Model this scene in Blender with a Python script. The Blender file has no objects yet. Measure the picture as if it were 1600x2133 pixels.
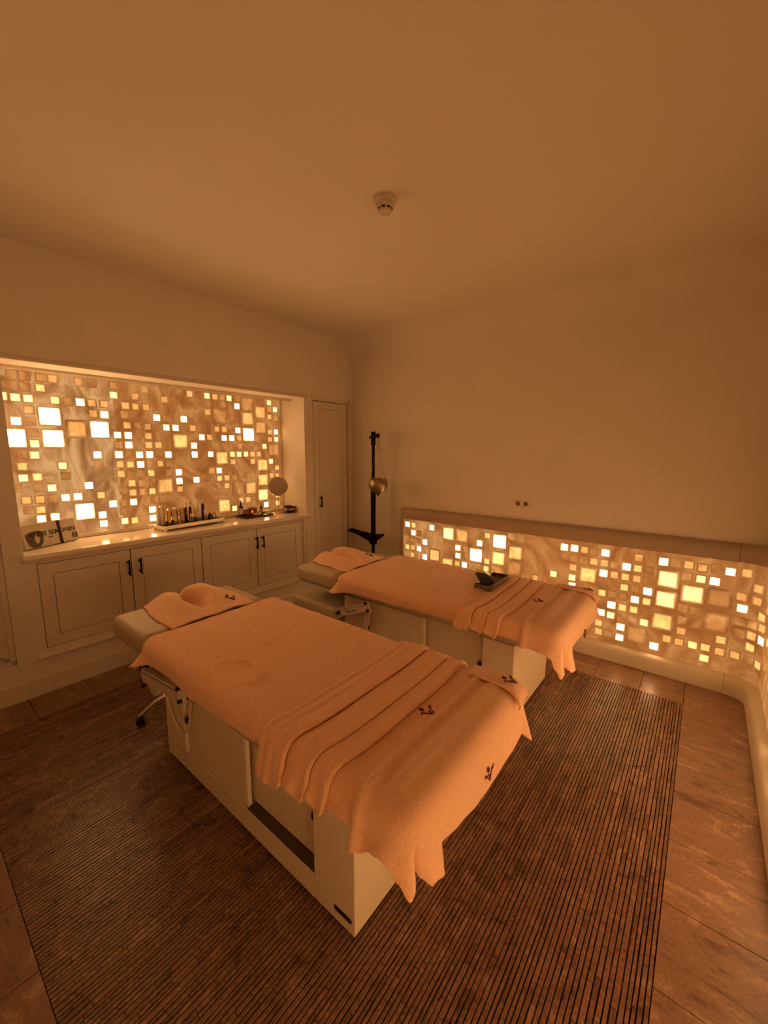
import bpy, bmesh, math, random
from mathutils import Vector, Matrix, noise

# ------------------------------------------------------------------ camera, world, exposure
SC = bpy.context.scene
COL = SC.collection
rnd = random.Random(7)
PI = math.pi
R = math.radians

CAM_H = 1.6
PITCH, YAW, ROLL = R(8.564), R(38.562), R(-0.229)
fwd = Vector((-math.sin(YAW) * math.cos(PITCH), math.cos(YAW) * math.cos(PITCH), -math.sin(PITCH)))
rgt = Vector((math.cos(YAW), math.sin(YAW), 0))
dwn = fwd.cross(rgt)
cr = math.cos(ROLL) * rgt + math.sin(ROLL) * dwn
cd = -math.sin(ROLL) * rgt + math.cos(ROLL) * dwn
cam_data = bpy.data.cameras.new('camera')
cam = bpy.data.objects.new('camera', cam_data)
COL.objects.link(cam)
M3 = Matrix((cr, -cd, -fwd)).transposed()
cam.matrix_world = Matrix.Translation((0, 0, CAM_H)) @ M3.to_4x4()
cam_data.sensor_fit = 'HORIZONTAL'
cam_data.sensor_width = 36.0
cam_data.lens = 842.42 / 1600 * 36.0
cam_data.clip_start = 0.02
SC.camera = cam

world = bpy.data.worlds.new('world')
SC.world = world
world.use_nodes = True
world.node_tree.nodes['Background'].inputs['Color'].default_value = (0.0, 0.0, 0.0, 1)
SC.view_settings.view_transform = 'Standard'
SC.view_settings.look = 'None'
SC.view_settings.gamma = 1.0
SC.view_settings.use_curve_mapping = False
SC.view_settings.exposure = 0.15

# ------------------------------------------------------------------ room measures
CEIL = 2.82
BACK_Y = 3.50          # plain wall above the low lit wall
LOW_Y = 3.38           # foot of the low lit wall; its lit face stands PD further back
PD = 0.06
RIGHT_X = 0.445        # right wall above its low lit wall
LOW_X = 0.325
FRONT_Y = -0.185
TH = R(0.9)            # the left wall stands a little out of square
L0 = Vector((-3.326, 0, 0))
LU = Vector((math.sin(TH), math.cos(TH), 0))
LN = Vector((math.cos(TH), -math.sin(TH), 0))
LEFT_M = Matrix(((LN.x, LU.x, 0, L0.x), (LN.y, LU.y, 0, L0.y), (0, 0, 1, 0), (0, 0, 0, 1)))


def lw(n, u, z):
    return L0 + LN * n + LU * u + Vector((0, 0, z))


# ------------------------------------------------------------------ materials
def new_mat(name):
    m = bpy.data.materials.new(name)
    m.use_nodes = True
    nt = m.node_tree
    nt.nodes.clear()
    out = nt.nodes.new('ShaderNodeOutputMaterial')
    return m, nt, out


def N(nt, typ, **kw):
    n = nt.nodes.new(typ)
    for k, v in kw.items():
        setattr(n, k, v)
    return n


def ramp(nt, stops, src=None):
    r = nt.nodes.new('ShaderNodeValToRGB')
    e = r.color_ramp.elements
    while len(e) < len(stops):
        e.new(0.5)
    for i, (p, c) in enumerate(stops):
        e[i].position = p
        e[i].color = (*c, 1) if len(c) == 3 else c
    if src is not None:
        nt.links.new(src, r.inputs[0])
    return r


def simple(name, col, rough=0.5, metal=0.0, spec=0.5, var=0.06, vscale=6.0, bump=0.0, bscale=80.0, coat=0.0, sheen=0.0, trans=0.0, ior=1.45, island=0.0, detail=2.0, coords='Object'):
    m, nt, out = new_mat(name)
    b = N(nt, 'ShaderNodeBsdfPrincipled')
    nt.links.new(b.outputs[0], out.inputs[0])
    b.inputs['Roughness'].default_value = rough
    b.inputs['Metallic'].default_value = metal
    b.inputs['Specular IOR Level'].default_value = spec
    b.inputs['Coat Weight'].default_value = coat
    b.inputs['Sheen Weight'].default_value = sheen
    b.inputs['Transmission Weight'].default_value = trans
    b.inputs['IOR'].default_value = ior
    tc = N(nt, 'ShaderNodeTexCoord')
    nz = N(nt, 'ShaderNodeTexNoise')
    nz.inputs['Scale'].default_value = vscale
    nz.inputs['Detail'].default_value = detail
    nt.links.new(tc.outputs[coords], nz.inputs['Vector'])
    lo = [max(0, c * (1 - var)) for c in col]
    hi = [min(1, c * (1 + var)) for c in col]
    rp = ramp(nt, [(0.3, lo), (0.7, hi)], nz.outputs['Fac'])
    col_out = rp.outputs[0]
    if island > 0:
        g = N(nt, 'ShaderNodeNewGeometry')
        mx = N(nt, 'ShaderNodeMix', data_type='RGBA', blend_type='MULTIPLY')
        mx.inputs[0].default_value = 1.0
        r2 = ramp(nt, [(0, (1 - island,) * 3), (1, (1 + island,) * 3)], g.outputs['Random Per Island'])
        nt.links.new(col_out, mx.inputs[6])
        nt.links.new(r2.outputs[0], mx.inputs[7])
        col_out = mx.outputs[2]
    nt.links.new(col_out, b.inputs['Base Color'])
    if bump > 0:
        n2 = N(nt, 'ShaderNodeTexNoise')
        n2.inputs['Scale'].default_value = bscale
        n2.inputs['Detail'].default_value = 2
        nt.links.new(tc.outputs[coords], n2.inputs['Vector'])
        bp = N(nt, 'ShaderNodeBump')
        bp.inputs['Strength'].default_value = bump
        bp.inputs['Distance'].default_value = 0.004
        nt.links.new(n2.outputs['Fac'], bp.inputs['Height'])
        nt.links.new(bp.outputs[0], b.inputs['Normal'])
    return m


def towel_mat(name, col):
    m, nt, out = new_mat(name)
    b = N(nt, 'ShaderNodeBsdfPrincipled')
    nt.links.new(b.outputs[0], out.inputs[0])
    b.inputs['Roughness'].default_value = 0.95
    b.inputs['Specular IOR Level'].default_value = 0.1
    b.inputs['Sheen Weight'].default_value = 0.35
    b.inputs['Sheen Roughness'].default_value = 0.6
    tc = N(nt, 'ShaderNodeTexCoord')
    n1 = N(nt, 'ShaderNodeTexNoise')
    n1.inputs['Scale'].default_value = 170
    n1.inputs['Detail'].default_value = 3
    n2 = N(nt, 'ShaderNodeTexNoise')
    n2.inputs['Scale'].default_value = 16
    n2.inputs['Detail'].default_value = 6
    for n in (n1, n2):
        nt.links.new(tc.outputs['Object'], n.inputs['Vector'])
    rp = ramp(nt, [(0.3, [c * 0.88 for c in col]), (0.7, [min(1, c * 1.1) for c in col])], n1.outputs['Fac'])
    nt.links.new(rp.outputs[0], b.inputs['Base Color'])
    ad = N(nt, 'ShaderNodeMath', operation='MULTIPLY_ADD')
    nt.links.new(n2.outputs['Fac'], ad.inputs[0])
    ad.inputs[1].default_value = 0.6
    nt.links.new(n1.outputs['Fac'], ad.inputs[2])
    bp = N(nt, 'ShaderNodeBump')
    bp.inputs['Strength'].default_value = 0.6
    bp.inputs['Distance'].default_value = 0.004
    nt.links.new(ad.outputs[0], bp.inputs['Height'])
    nt.links.new(bp.outputs[0], b.inputs['Normal'])
    return m


def travertine(name, lo, mid, hi, rough=0.42, scale=5.0, island=0.0, stretch=(1, 1, 1), grain=0.62, rot=0.0):
    m, nt, out = new_mat(name)
    b = N(nt, 'ShaderNodeBsdfPrincipled')
    nt.links.new(b.outputs[0], out.inputs[0])
    b.inputs['Specular IOR Level'].default_value = 0.5
    tc = N(nt, 'ShaderNodeNewGeometry')
    mp = N(nt, 'ShaderNodeMapping')
    mp.inputs['Scale'].default_value = stretch
    mp.inputs['Rotation'].default_value = (0, 0, rot)
    nt.links.new(tc.outputs['Position'], mp.inputs['Vector'])
    n1 = N(nt, 'ShaderNodeTexNoise')
    n1.inputs['Scale'].default_value = scale
    n1.inputs['Detail'].default_value = 6
    n1.inputs['Roughness'].default_value = 0.65
    n1.inputs['Distortion'].default_value = 1.2
    n2 = N(nt, 'ShaderNodeTexNoise')
    n2.inputs['Scale'].default_value = 90
    n2.inputs['Detail'].default_value = 5
    nt.links.new(mp.outputs[0], n1.inputs['Vector'])
    nt.links.new(tc.outputs['Position'], n2.inputs['Vector'])
    rp = ramp(nt, [(0.34, lo), (0.43, [c * 0.92 for c in mid]), (0.56, mid), (0.63, hi)], n1.outputs['Fac'])
    r2 = ramp(nt, [(0.35, (grain, grain * 0.97, grain * 0.94)), (0.6, (1.06, 1.06, 1.06))], n2.outputs['Fac'])
    mx = N(nt, 'ShaderNodeMix', data_type='RGBA', blend_type='MULTIPLY')
    mx.inputs[0].default_value = 1.0
    nt.links.new(rp.outputs[0], mx.inputs[6])
    nt.links.new(r2.outputs[0], mx.inputs[7])
    co = mx.outputs[2]
    if island > 0:
        r3 = ramp(nt, [(0, (1 - island, 1 - island, 1 - island)), (1, (1 + island,) * 3)], tc.outputs['Random Per Island'])
        m2 = N(nt, 'ShaderNodeMix', data_type='RGBA', blend_type='MULTIPLY')
        m2.inputs[0].default_value = 1.0
        nt.links.new(co, m2.inputs[6])
        nt.links.new(r3.outputs[0], m2.inputs[7])
        co = m2.outputs[2]
    nt.links.new(co, b.inputs['Base Color'])
    rr = N(nt, 'ShaderNodeMath', operation='MULTIPLY_ADD')
    nt.links.new(n2.outputs['Fac'], rr.inputs[0])
    rr.inputs[1].default_value = 0.3
    rr.inputs[2].default_value = rough - 0.15
    nt.links.new(rr.outputs[0], b.inputs['Roughness'])
    bp = N(nt, 'ShaderNodeBump')
    bp.inputs['Strength'].default_value = 0.25
    bp.inputs['Distance'].default_value = 0.003
    nt.links.new(n2.outputs['Fac'], bp.inputs['Height'])
    nt.links.new(bp.outputs[0], b.inputs['Normal'])
    return m


def stone_glow(name, dim, mid, bright, seed, gain=1.0, tile=False):
    """Back-lit translucent stone: the light coming through follows the stone's own veins.
    For tiles the object colour's red channel is how thin (bright) that pocket of stone is."""
    m, nt, out = new_mat(name)
    b = N(nt, 'ShaderNodeBsdfPrincipled')
    nt.links.new(b.outputs[0], out.inputs[0])
    b.inputs['Roughness'].default_value = 0.25
    b.inputs['Base Color'].default_value = (0.22, 0.125, 0.068, 1)
    g = N(nt, 'ShaderNodeNewGeometry')
    mp = N(nt, 'ShaderNodeMapping')
    mp.inputs['Location'].default_value = (seed, seed * 0.7, seed * 1.3)
    mp.inputs['Rotation'].default_value = (0.6, 0.9, 0.5)
    mp.inputs['Scale'].default_value = (1, 1.5, 1)
    nt.links.new(g.outputs['Position'], mp.inputs['Vector'])
    n1 = N(nt, 'ShaderNodeTexNoise')
    n1.inputs['Scale'].default_value = 2.3
    n1.inputs['Detail'].default_value = 5
    n1.inputs['Roughness'].default_value = 0.62
    n1.inputs['Distortion'].default_value = 2.2
    nt.links.new(mp.outputs[0], n1.inputs['Vector'])
    rp = ramp(nt, [(0.36, dim), (0.5, mid), (0.63, bright)], n1.outputs['Fac'])
    if not tile:
        nt.links.new(rp.outputs[0], b.inputs['Emission Color'])
        b.inputs['Emission Strength'].default_value = gain
        return m
    oi = N(nt, 'ShaderNodeObjectInfo')
    sep = N(nt, 'ShaderNodeSeparateColor')
    nt.links.new(oi.outputs['Color'], sep.inputs[0])
    lv = ramp(nt, TILE_RAMP, sep.outputs[0])
    # the pocket cut into the back of the stone has sloping sides: thinner stone in the middle
    tc = N(nt, 'ShaderNodeTexCoord')
    vm = N(nt, 'ShaderNodeVectorMath', operation='MULTIPLY_ADD')
    vm.inputs[1].default_value = (2, 2, 2)
    vm.inputs[2].default_value = (-1, -1, -1)
    nt.links.new(tc.outputs['Generated'], vm.inputs[0])
    ab = N(nt, 'ShaderNodeVectorMath', operation='ABSOLUTE')
    nt.links.new(vm.outputs[0], ab.inputs[0])
    sx = N(nt, 'ShaderNodeSeparateXYZ')
    nt.links.new(ab.outputs[0], sx.inputs[0])
    mxm = N(nt, 'ShaderNodeMath', operation='SMOOTH_MAX')
    mxm.inputs[2].default_value = 0.25
    nt.links.new(sx.outputs[0], mxm.inputs[0])
    nt.links.new(sx.outputs[1], mxm.inputs[1])
    ed = N(nt, 'ShaderNodeMapRange', interpolation_type='SMOOTHSTEP')
    ed.inputs[1].default_value = 1.02
    ed.inputs[2].default_value = 0.60
    ed.inputs[3].default_value = 0.0
    ed.inputs[4].default_value = 1.0
    nt.links.new(mxm.outputs[0], ed.inputs[0])
    vein = N(nt, 'ShaderNodeTexNoise')
    vein.inputs['Scale'].default_value = 9
    vein.inputs['Detail'].default_value = 3
    vein.inputs['Distortion'].default_value = 2.0
    nt.links.new(mp.outputs[0], vein.inputs['Vector'])
    vr = N(nt, 'ShaderNodeMapRange')
    vr.inputs[1].default_value = 0.3
    vr.inputs[2].default_value = 0.7
    vr.inputs[3].default_value = 0.6
    vr.inputs[4].default_value = 1.3
    nt.links.new(vein.outputs['Fac'], vr.inputs[0])
    pw = N(nt, 'ShaderNodeMath', operation='POWER')
    pw.inputs[1].default_value = 2.6
    nt.links.new(ed.outputs[0], pw.inputs[0])
    st = N(nt, 'ShaderNodeMath', operation='MULTIPLY')
    nt.links.new(pw.outputs[0], st.inputs[0])
    nt.links.new(vr.outputs[0], st.inputs[1])
    sc = N(nt, 'ShaderNodeVectorMath', operation='SCALE')
    nt.links.new(lv.outputs[0], sc.inputs[0])
    sg = N(nt, 'ShaderNodeMath', operation='MULTIPLY')
    sg.inputs[1].default_value = gain
    nt.links.new(st.outputs[0], sg.inputs[0])
    nt.links.new(sg.outputs[0], sc.inputs['Scale'])
    # the stone's own thickness round the pocket (a little darker joint line)
    jd = N(nt, 'ShaderNodeMapRange')
    jd.inputs[1].default_value = 1.0
    jd.inputs[2].default_value = 0.8
    jd.inputs[3].default_value = 0.62
    jd.inputs[4].default_value = 0.85
    nt.links.new(mxm.outputs[0], jd.inputs[0])
    bs = N(nt, 'ShaderNodeVectorMath', operation='SCALE')
    nt.links.new(rp.outputs[0], bs.inputs[0])
    nt.links.new(jd.outputs[0], bs.inputs['Scale'])
    ad = N(nt, 'ShaderNodeVectorMath', operation='ADD')
    nt.links.new(sc.outputs[0], ad.inputs[0])
    nt.links.new(bs.outputs[0], ad.inputs[1])
    nt.links.new(ad.outputs[0], b.inputs['Emission Color'])
    b.inputs['Emission Strength'].default_value = 1.0
    return m


def thin_glass(name, col, clear=0.82):
    """glassware of thin wall: tinted see-through with a mirror sheen at grazing angles"""
    m, nt, out = new_mat(name)
    t = N(nt, 'ShaderNodeBsdfTransparent')
    t.inputs[0].default_value = (*col, 1)
    g = N(nt, 'ShaderNodeBsdfGlossy')
    g.inputs['Roughness'].default_value = 0.06
    d = N(nt, 'ShaderNodeBsdfDiffuse')
    d.inputs[0].default_value = (*col, 1)
    fr = N(nt, 'ShaderNodeFresnel')
    fr.inputs[0].default_value = 1.5
    m1 = N(nt, 'ShaderNodeMixShader')
    m1.inputs[0].default_value = clear
    nt.links.new(d.outputs[0], m1.inputs[1])
    nt.links.new(t.outputs[0], m1.inputs[2])
    m2 = N(nt, 'ShaderNodeMixShader')
    nt.links.new(fr.outputs[0], m2.inputs[0])
    nt.links.new(m1.outputs[0], m2.inputs[1])
    nt.links.new(g.outputs[0], m2.inputs[2])
    nt.links.new(m2.outputs[0], out.inputs[0])
    return m


# level 0..1 -> light coming through the stone pocket (in tenths of the brightest; gain below lifts it)
TILE_RAMP = [(0.0, (0.0012, 0.0005, 0.0001)), (0.12, (0.006, 0.0026, 0.0007)), (0.29, (0.017, 0.0078, 0.0021)), (0.42, (0.033, 0.0165, 0.0046)), (0.57, (0.085, 0.046, 0.0145)), (0.72, (0.30, 0.162, 0.058)), (0.86, (0.75, 0.395, 0.15)), (1.0, (1.0, 0.53, 0.215))]
TILE_GAIN = 36.0

M = {}
M['plaster'] = simple('wall_plaster', (0.78, 0.71, 0.62), 0.92, spec=0.2, var=0.02, vscale=3)
M['ceiling'] = simple('ceiling_plaster', (0.80, 0.735, 0.65), 0.95, spec=0.2, var=0.02, vscale=2)
M['paint'] = simple('cream_paint', (0.74, 0.66, 0.54), 0.42, spec=0.45, var=0.02, vscale=4)
M['gap'] = simple('shadow_gap', (0.09, 0.06, 0.04), 0.9, var=0.1)
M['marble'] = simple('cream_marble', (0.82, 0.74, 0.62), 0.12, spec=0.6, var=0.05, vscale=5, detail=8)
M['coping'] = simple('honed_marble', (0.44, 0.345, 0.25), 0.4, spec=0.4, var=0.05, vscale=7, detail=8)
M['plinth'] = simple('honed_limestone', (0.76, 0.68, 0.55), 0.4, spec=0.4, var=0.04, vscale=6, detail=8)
M['grout'] = simple('floor_grout', (0.030, 0.012, 0.008), 0.9, var=0.2, vscale=40)
M['tile'] = travertine('travertine_tile', (0.15, 0.075, 0.042), (0.29, 0.163, 0.102), (0.42, 0.26, 0.175), 0.34, 3.6, 0.10, (1.0, 3.0, 1.0), 0.8, 0.5)
M['strip'] = travertine('travertine_strip', (0.12, 0.055, 0.032), (0.25, 0.13, 0.08), (0.35, 0.20, 0.13), 0.34, 12.0, 0.30, (1.0, 1.0, 1.0), 0.66)
M['towel'] = towel_mat('peach_terry', (0.96, 0.535, 0.315))
M['towel2'] = towel_mat('peach_terry_light', (0.96, 0.56, 0.345))
M['thread'] = simple('plum_thread', (0.10, 0.012, 0.03), 0.7, var=0.1)
M['vinyl'] = simple('tan_upholstery', (0.52, 0.42, 0.29), 0.5, spec=0.4, var=0.03, vscale=8, bump=0.1, bscale=260)
M['laminate'] = simple('white_laminate', (0.76, 0.635, 0.465), 0.5, spec=0.4, var=0.015)
M['laminate_edge'] = simple('laminate_edge', (0.93, 0.82, 0.64), 0.35, var=0.02)
M['track'] = simple('brown_track', (0.09, 0.06, 0.04), 0.5, var=0.1)
M['metal_white'] = simple('cream_enamelled_metal', (0.72, 0.63, 0.5), 0.35, var=0.02)
M['black'] = simple('black_plastic', (0.012, 0.01, 0.01), 0.4, var=0.1)
M['blackmetal'] = simple('black_metal', (0.006, 0.005, 0.005), 0.6, spec=0.12, var=0.1)
M['bronze'] = simple('dark_bronze', (0.035, 0.02, 0.013), 0.4, metal=0.6, var=0.1)
M['chrome'] = simple('chrome', (0.8, 0.78, 0.74), 0.08, metal=1.0, var=0.02)
M['silver'] = simple('brushed_silver', (0.8, 0.72, 0.6), 0.42, metal=0.9, var=0.05)
M['brass'] = simple('aged_bronze_bowl', (0.36, 0.28, 0.18), 0.38, metal=1.0, var=0.1, vscale=12)
M['brassrod'] = simple('gold_rod', (0.6, 0.43, 0.22), 0.3, metal=1.0, var=0.05)
M['rope'] = simple('thin_cord', (0.35, 0.2, 0.1), 0.8, var=0.1)
M['mirror'] = simple('mirror_glass', (0.62, 0.56, 0.48), 0.06, metal=1.0, var=0.01)
M['clear'] = thin_glass('clear', (0.97, 0.96, 0.92), 0.9)
M['amber_oil'] = thin_glass('amber_oil', (1.0, 0.82, 0.46), 0.9)
M['pale_oil'] = thin_glass('pale_oil', (1.0, 0.92, 0.66), 0.9)
M['dark_glass'] = simple('dark_brown_glass', (0.03, 0.015, 0.008), 0.08, coat=0.5, var=0.1)
M['pink_glass'] = thin_glass('pink_glass', (0.72, 0.36, 0.22), 0.7)
M['white_label'] = simple('white_paper', (0.78, 0.74, 0.68), 0.6, var=0.02)
M['card'] = simple('grey_white_card', (0.62, 0.56, 0.48), 0.35, var=0.03, vscale=10)
M['ink'] = simple('black_ink', (0.02, 0.016, 0.013), 0.5, var=0.1)
M['ink_grey'] = simple('grey_print', (0.12, 0.085, 0.06), 0.35, var=0.35, vscale=30)
M['ink_light'] = simple('pale_print', (0.5, 0.42, 0.33), 0.35, var=0.1, vscale=30)
M['darkwood'] = simple('dark_brown_wood', (0.07, 0.028, 0.014), 0.35, var=0.25, vscale=30)
M['greywood'] = simple('grey_brown_tray', (0.16, 0.1, 0.07), 0.45, var=0.2, vscale=25)
M['black_cloth'] = simple('black_satin', (0.012, 0.009, 0.006), 0.3, spec=0.5, var=0.1)
tm_, tnt, tout = new_mat('white_organza')
td = N(tnt, 'ShaderNodeBsdfDiffuse')
td.inputs[0].default_value = (0.92, 0.84, 0.78, 1)
tt = N(tnt, 'ShaderNodeBsdfTranslucent')
tt.inputs[0].default_value = (0.92, 0.82, 0.75, 1)
tx_ = N(tnt, 'ShaderNodeMixShader')
tx_.inputs[0].default_value = 0.45
tnt.links.new(td.outputs[0], tx_.inputs[1])
tnt.links.new(tt.outputs[0], tx_.inputs[2])
tnt.links.new(tx_.outputs[0], tout.inputs[0])
M['tissue'] = tm_
M['ceramic'] = simple('cream_ceramic', (0.7, 0.6, 0.45), 0.3, var=0.03)
M['detector'] = simple('detector_plastic', (0.62, 0.55, 0.44), 0.5, var=0.02)
M['socket'] = simple('socket_plastic', (0.74, 0.66, 0.56), 0.35, var=0.02)
M['socket_dark'] = simple('socket_well', (0.2, 0.13, 0.09), 0.4, var=0.05)
M['slab_a'] = stone_glow('lit_alabaster_a', (0.21, 0.083, 0.023), (0.42, 0.205, 0.07), (0.66, 0.38, 0.15), 3.1, 0.80)
M['slab_b'] = stone_glow('lit_alabaster_b', (0.24, 0.075, 0.015), (0.36, 0.135, 0.032), (0.52, 0.235, 0.07), 11.7, 0.80)
M['slab_c'] = stone_glow('lit_alabaster_c', (0.22, 0.080, 0.018), (0.38, 0.155, 0.04), (0.60, 0.29, 0.09), 21.3, 0.80)
M['slab_d'] = stone_glow('lit_alabaster_d', (0.26, 0.080, 0.016), (0.40, 0.145, 0.034), (0.56, 0.24, 0.068), 33.9, 0.80)
M['glow_tile'] = stone_glow('lit_alabaster_tile', (0.22, 0.076, 0.017), (0.37, 0.145, 0.036), (0.56, 0.26, 0.08), 5.5, TILE_GAIN, tile=True)
fm, fnt, fout = new_mat('candle_flame')
fe = N(fnt, 'ShaderNodeEmission')
fe.inputs[0].default_value = (1.0, 0.62, 0.25, 1)
fe.inputs[1].default_value = 30
fnt.links.new(fe.outputs[0], fout.inputs[0])
M['flame'] = fm


# ------------------------------------------------------------------ mesh helpers
class MB:
    def __init__(s):
        s.v = []
        s.f = []

    def add(s, verts, faces):
        o = len(s.v)
        s.v += [tuple(p) for p in verts]
        s.f += [tuple(i + o for i in f) for f in faces]
        return s

    def box(s, x0, x1, y0, y1, z0, z1, bev=0.0):
        if bev <= 0:
            v = [(x, y, z) for z in (z0, z1) for y in (y0, y1) for x in (x0, x1)]
            return s.add(v, [(0, 2, 3, 1), (4, 5, 7, 6), (0, 1, 5, 4), (2, 6, 7, 3), (0, 4, 6, 2), (1, 3, 7, 5)])
        bm = bmesh.new()
        bmesh.ops.create_cube(bm, size=1.0)
        for v in bm.verts:
            v.co = Vector(((x0 + x1) / 2 + v.co.x * (x1 - x0), (y0 + y1) / 2 + v.co.y * (y1 - y0), (z0 + z1) / 2 + v.co.z * (z1 - z0)))
        bmesh.ops.bevel(bm, geom=bm.edges[:], offset=bev, segments=2 if bev < 0.01 else 4, profile=0.5, affect='EDGES')
        bm.verts.index_update()
        s.add([v.co[:] for v in bm.verts], [[v.index for v in f.verts] for f in bm.faces])
        bm.free()
        return s

    def tube(s, pts, r, n=10, cap=True):
        pts = [Vector(p) for p in pts]
        rs = r if isinstance(r, (list, tuple)) else [r] * len(pts)
        ring = []
        ref = Vector((0, 0, 1))
        o = len(s.v)
        for i, p in enumerate(pts):
            t = (pts[min(i + 1, len(pts) - 1)] - pts[max(i - 1, 0)]).normalized()
            if abs(t.dot(ref)) > 0.95:
                ref = Vector((1, 0, 0)) if abs(t.x) < 0.9 else Vector((0, 1, 0))
            a = t.cross(ref).normalized()
            b = t.cross(a)
            for k in range(n):
                w = 2 * PI * k / n
                s.v.append(tuple(p + (a * math.cos(w) + b * math.sin(w)) * rs[i]))
        for i in range(len(pts) - 1):
            for k in range(n):
                k2 = (k + 1) % n
                s.f.append((o + i * n + k, o + i * n + k2, o + (i + 1) * n + k2, o + (i + 1) * n + k))
        if cap:
            s.f.append(tuple(o + k for k in range(n)))
            s.f.append(tuple(o + (len(pts) - 1) * n + k for k in reversed(range(n))))
        return s

    def lathe(s, prof, c=(0, 0, 0), n=24, sx=1.0, sy=1.0):
        o = len(s.v)
        for r_, z in prof:
            for k in range(n):
                w = 2 * PI * k / n
                s.v.append((c[0] + r_ * sx * math.cos(w), c[1] + r_ * sy * math.sin(w), c[2] + z))
        for i in range(len(prof) - 1):
            for k in range(n):
                k2 = (k + 1) % n
                s.f.append((o + i * n + k, o + i * n + k2, o + (i + 1) * n + k2, o + (i + 1) * n + k))
        s.f.append(tuple(o + k for k in reversed(range(n))))
        s.f.append(tuple(o + (len(prof) - 1) * n + k for k in range(n)))
        return s

    def grid(s, pts, nu, nv, closed_u=False):
        """pts[u][v]"""
        o = len(s.v)
        for u in range(nu):
            for v in range(nv):
                s.v.append(tuple(pts[u][v]))
        for u in range(nu if closed_u else nu - 1):
            u2 = (u + 1) % nu
            for v in range(nv - 1):
                s.f.append((o + u * nv + v, o + u2 * nv + v, o + u2 * nv + v + 1, o + u * nv + v + 1))
        return s

    def prism(s, poly, axis, a, b):
        """poly: 2-D outline, extruded along an axis from a to b."""
        o = len(s.v)
        n = len(poly)
        for t in (a, b):
            for p, q in poly:
                s.v.append({'x': (t, p, q), 'y': (p, t, q), 'z': (p, q, t)}[axis])
        s.f.append(tuple(o + i for i in range(n)))
        s.f.append(tuple(o + n + i for i in reversed(range(n))))
        for i in range(n):
            j = (i + 1) % n
            s.f.append((o + i, o + n + i, o + n + j, o + j))
        return s

    def mesh(s, name, mat, smooth=False, weld=False):
        me = bpy.data.meshes.new(name)
        me.from_pydata(s.v, [], s.f)
        bm = bmesh.new()
        bm.from_mesh(me)
        if weld:
            bmesh.ops.remove_doubles(bm, verts=bm.verts[:], dist=0.0004)
        bmesh.ops.recalc_face_normals(bm, faces=bm.faces[:])
        bm.to_mesh(me)
        bm.free()
        if mat:
            me.materials.append(mat if not isinstance(mat, str) else M[mat])
        if smooth:
            me.polygons.foreach_set('use_smooth', [True] * len(me.polygons))
            if smooth != 'all':
                me.set_sharp_from_angle(angle=R(38))
        return me

    def build(s, name, mat, parent=None, smooth=False, mw=None, solid=0.0, subsurf=0, weld=False):
        o = bpy.data.objects.new(name, s.mesh(name, mat, smooth, weld))
        COL.objects.link(o)
        if mw is not None:
            o.matrix_world = mw
        if parent is not None:
            o.parent = parent
        if subsurf:
            md = o.modifiers.new('subdivision', 'SUBSURF')
            md.levels = md.render_levels = subsurf
        if solid:
            md = o.modifiers.new('thickness', 'SOLIDIFY')
            md.thickness = solid
            md.offset = 0
        return o


def tag(o, label=None, cat=None, group=None, kind=None):
    for k, v in (('label', label), ('category', cat), ('group', group), ('kind', kind)):
        if v:
            o[k] = v
    return o


def thing(name, label, cat, loc=(0, 0, 0), rot=0.0, group=None, mw=None):
    o = bpy.data.objects.new(name, None)
    COL.objects.link(o)
    o.empty_display_size = 0.1
    if mw is not None:
        o.matrix_world = mw
    else:
        o.location = loc
        o.rotation_euler = (0, 0, rot)
    return tag(o, label, cat, group)


def left_at(n, u, z, rot=0.0):
    """matrix of something standing in the left wall's frame (x out of the wall, y along it)"""
    return LEFT_M @ Matrix.Translation((n, u, z)) @ Matrix.Rotation(rot, 4, 'Z')


def copy_tree(o, parent=None):
    c = o.copy()
    COL.objects.link(c)
    if parent is not None:
        c.parent = parent
        c.matrix_parent_inverse = o.matrix_parent_inverse.copy()
    for ch in list(o.children):
        copy_tree(ch, c)
    return c


def text_mesh(body, size, mat, parent, name, mw, depth=0.0006, sx=1.0, align='CENTER', bold=0.0):
    cu = bpy.data.curves.new('lettering', 'FONT')
    cu.body = body
    cu.size = size
    cu.align_x = align
    cu.align_y = 'CENTER'
    cu.extrude = depth
    cu.offset = bold
    t = bpy.data.objects.new('lettering', cu)
    COL.objects.link(t)
    dg = bpy.context.evaluated_depsgraph_get()
    me = bpy.data.meshes.new_from_object(t.evaluated_get(dg))
    COL.objects.unlink(t)
    bpy.data.objects.remove(t)
    for v in me.vertices:
        v.co.x *= sx
    me.materials.clear()
    me.materials.append(M[mat])
    o = bpy.data.objects.new(name, me)
    COL.objects.link(o)
    o.parent = parent
    o.matrix_local = mw
    return o

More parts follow.
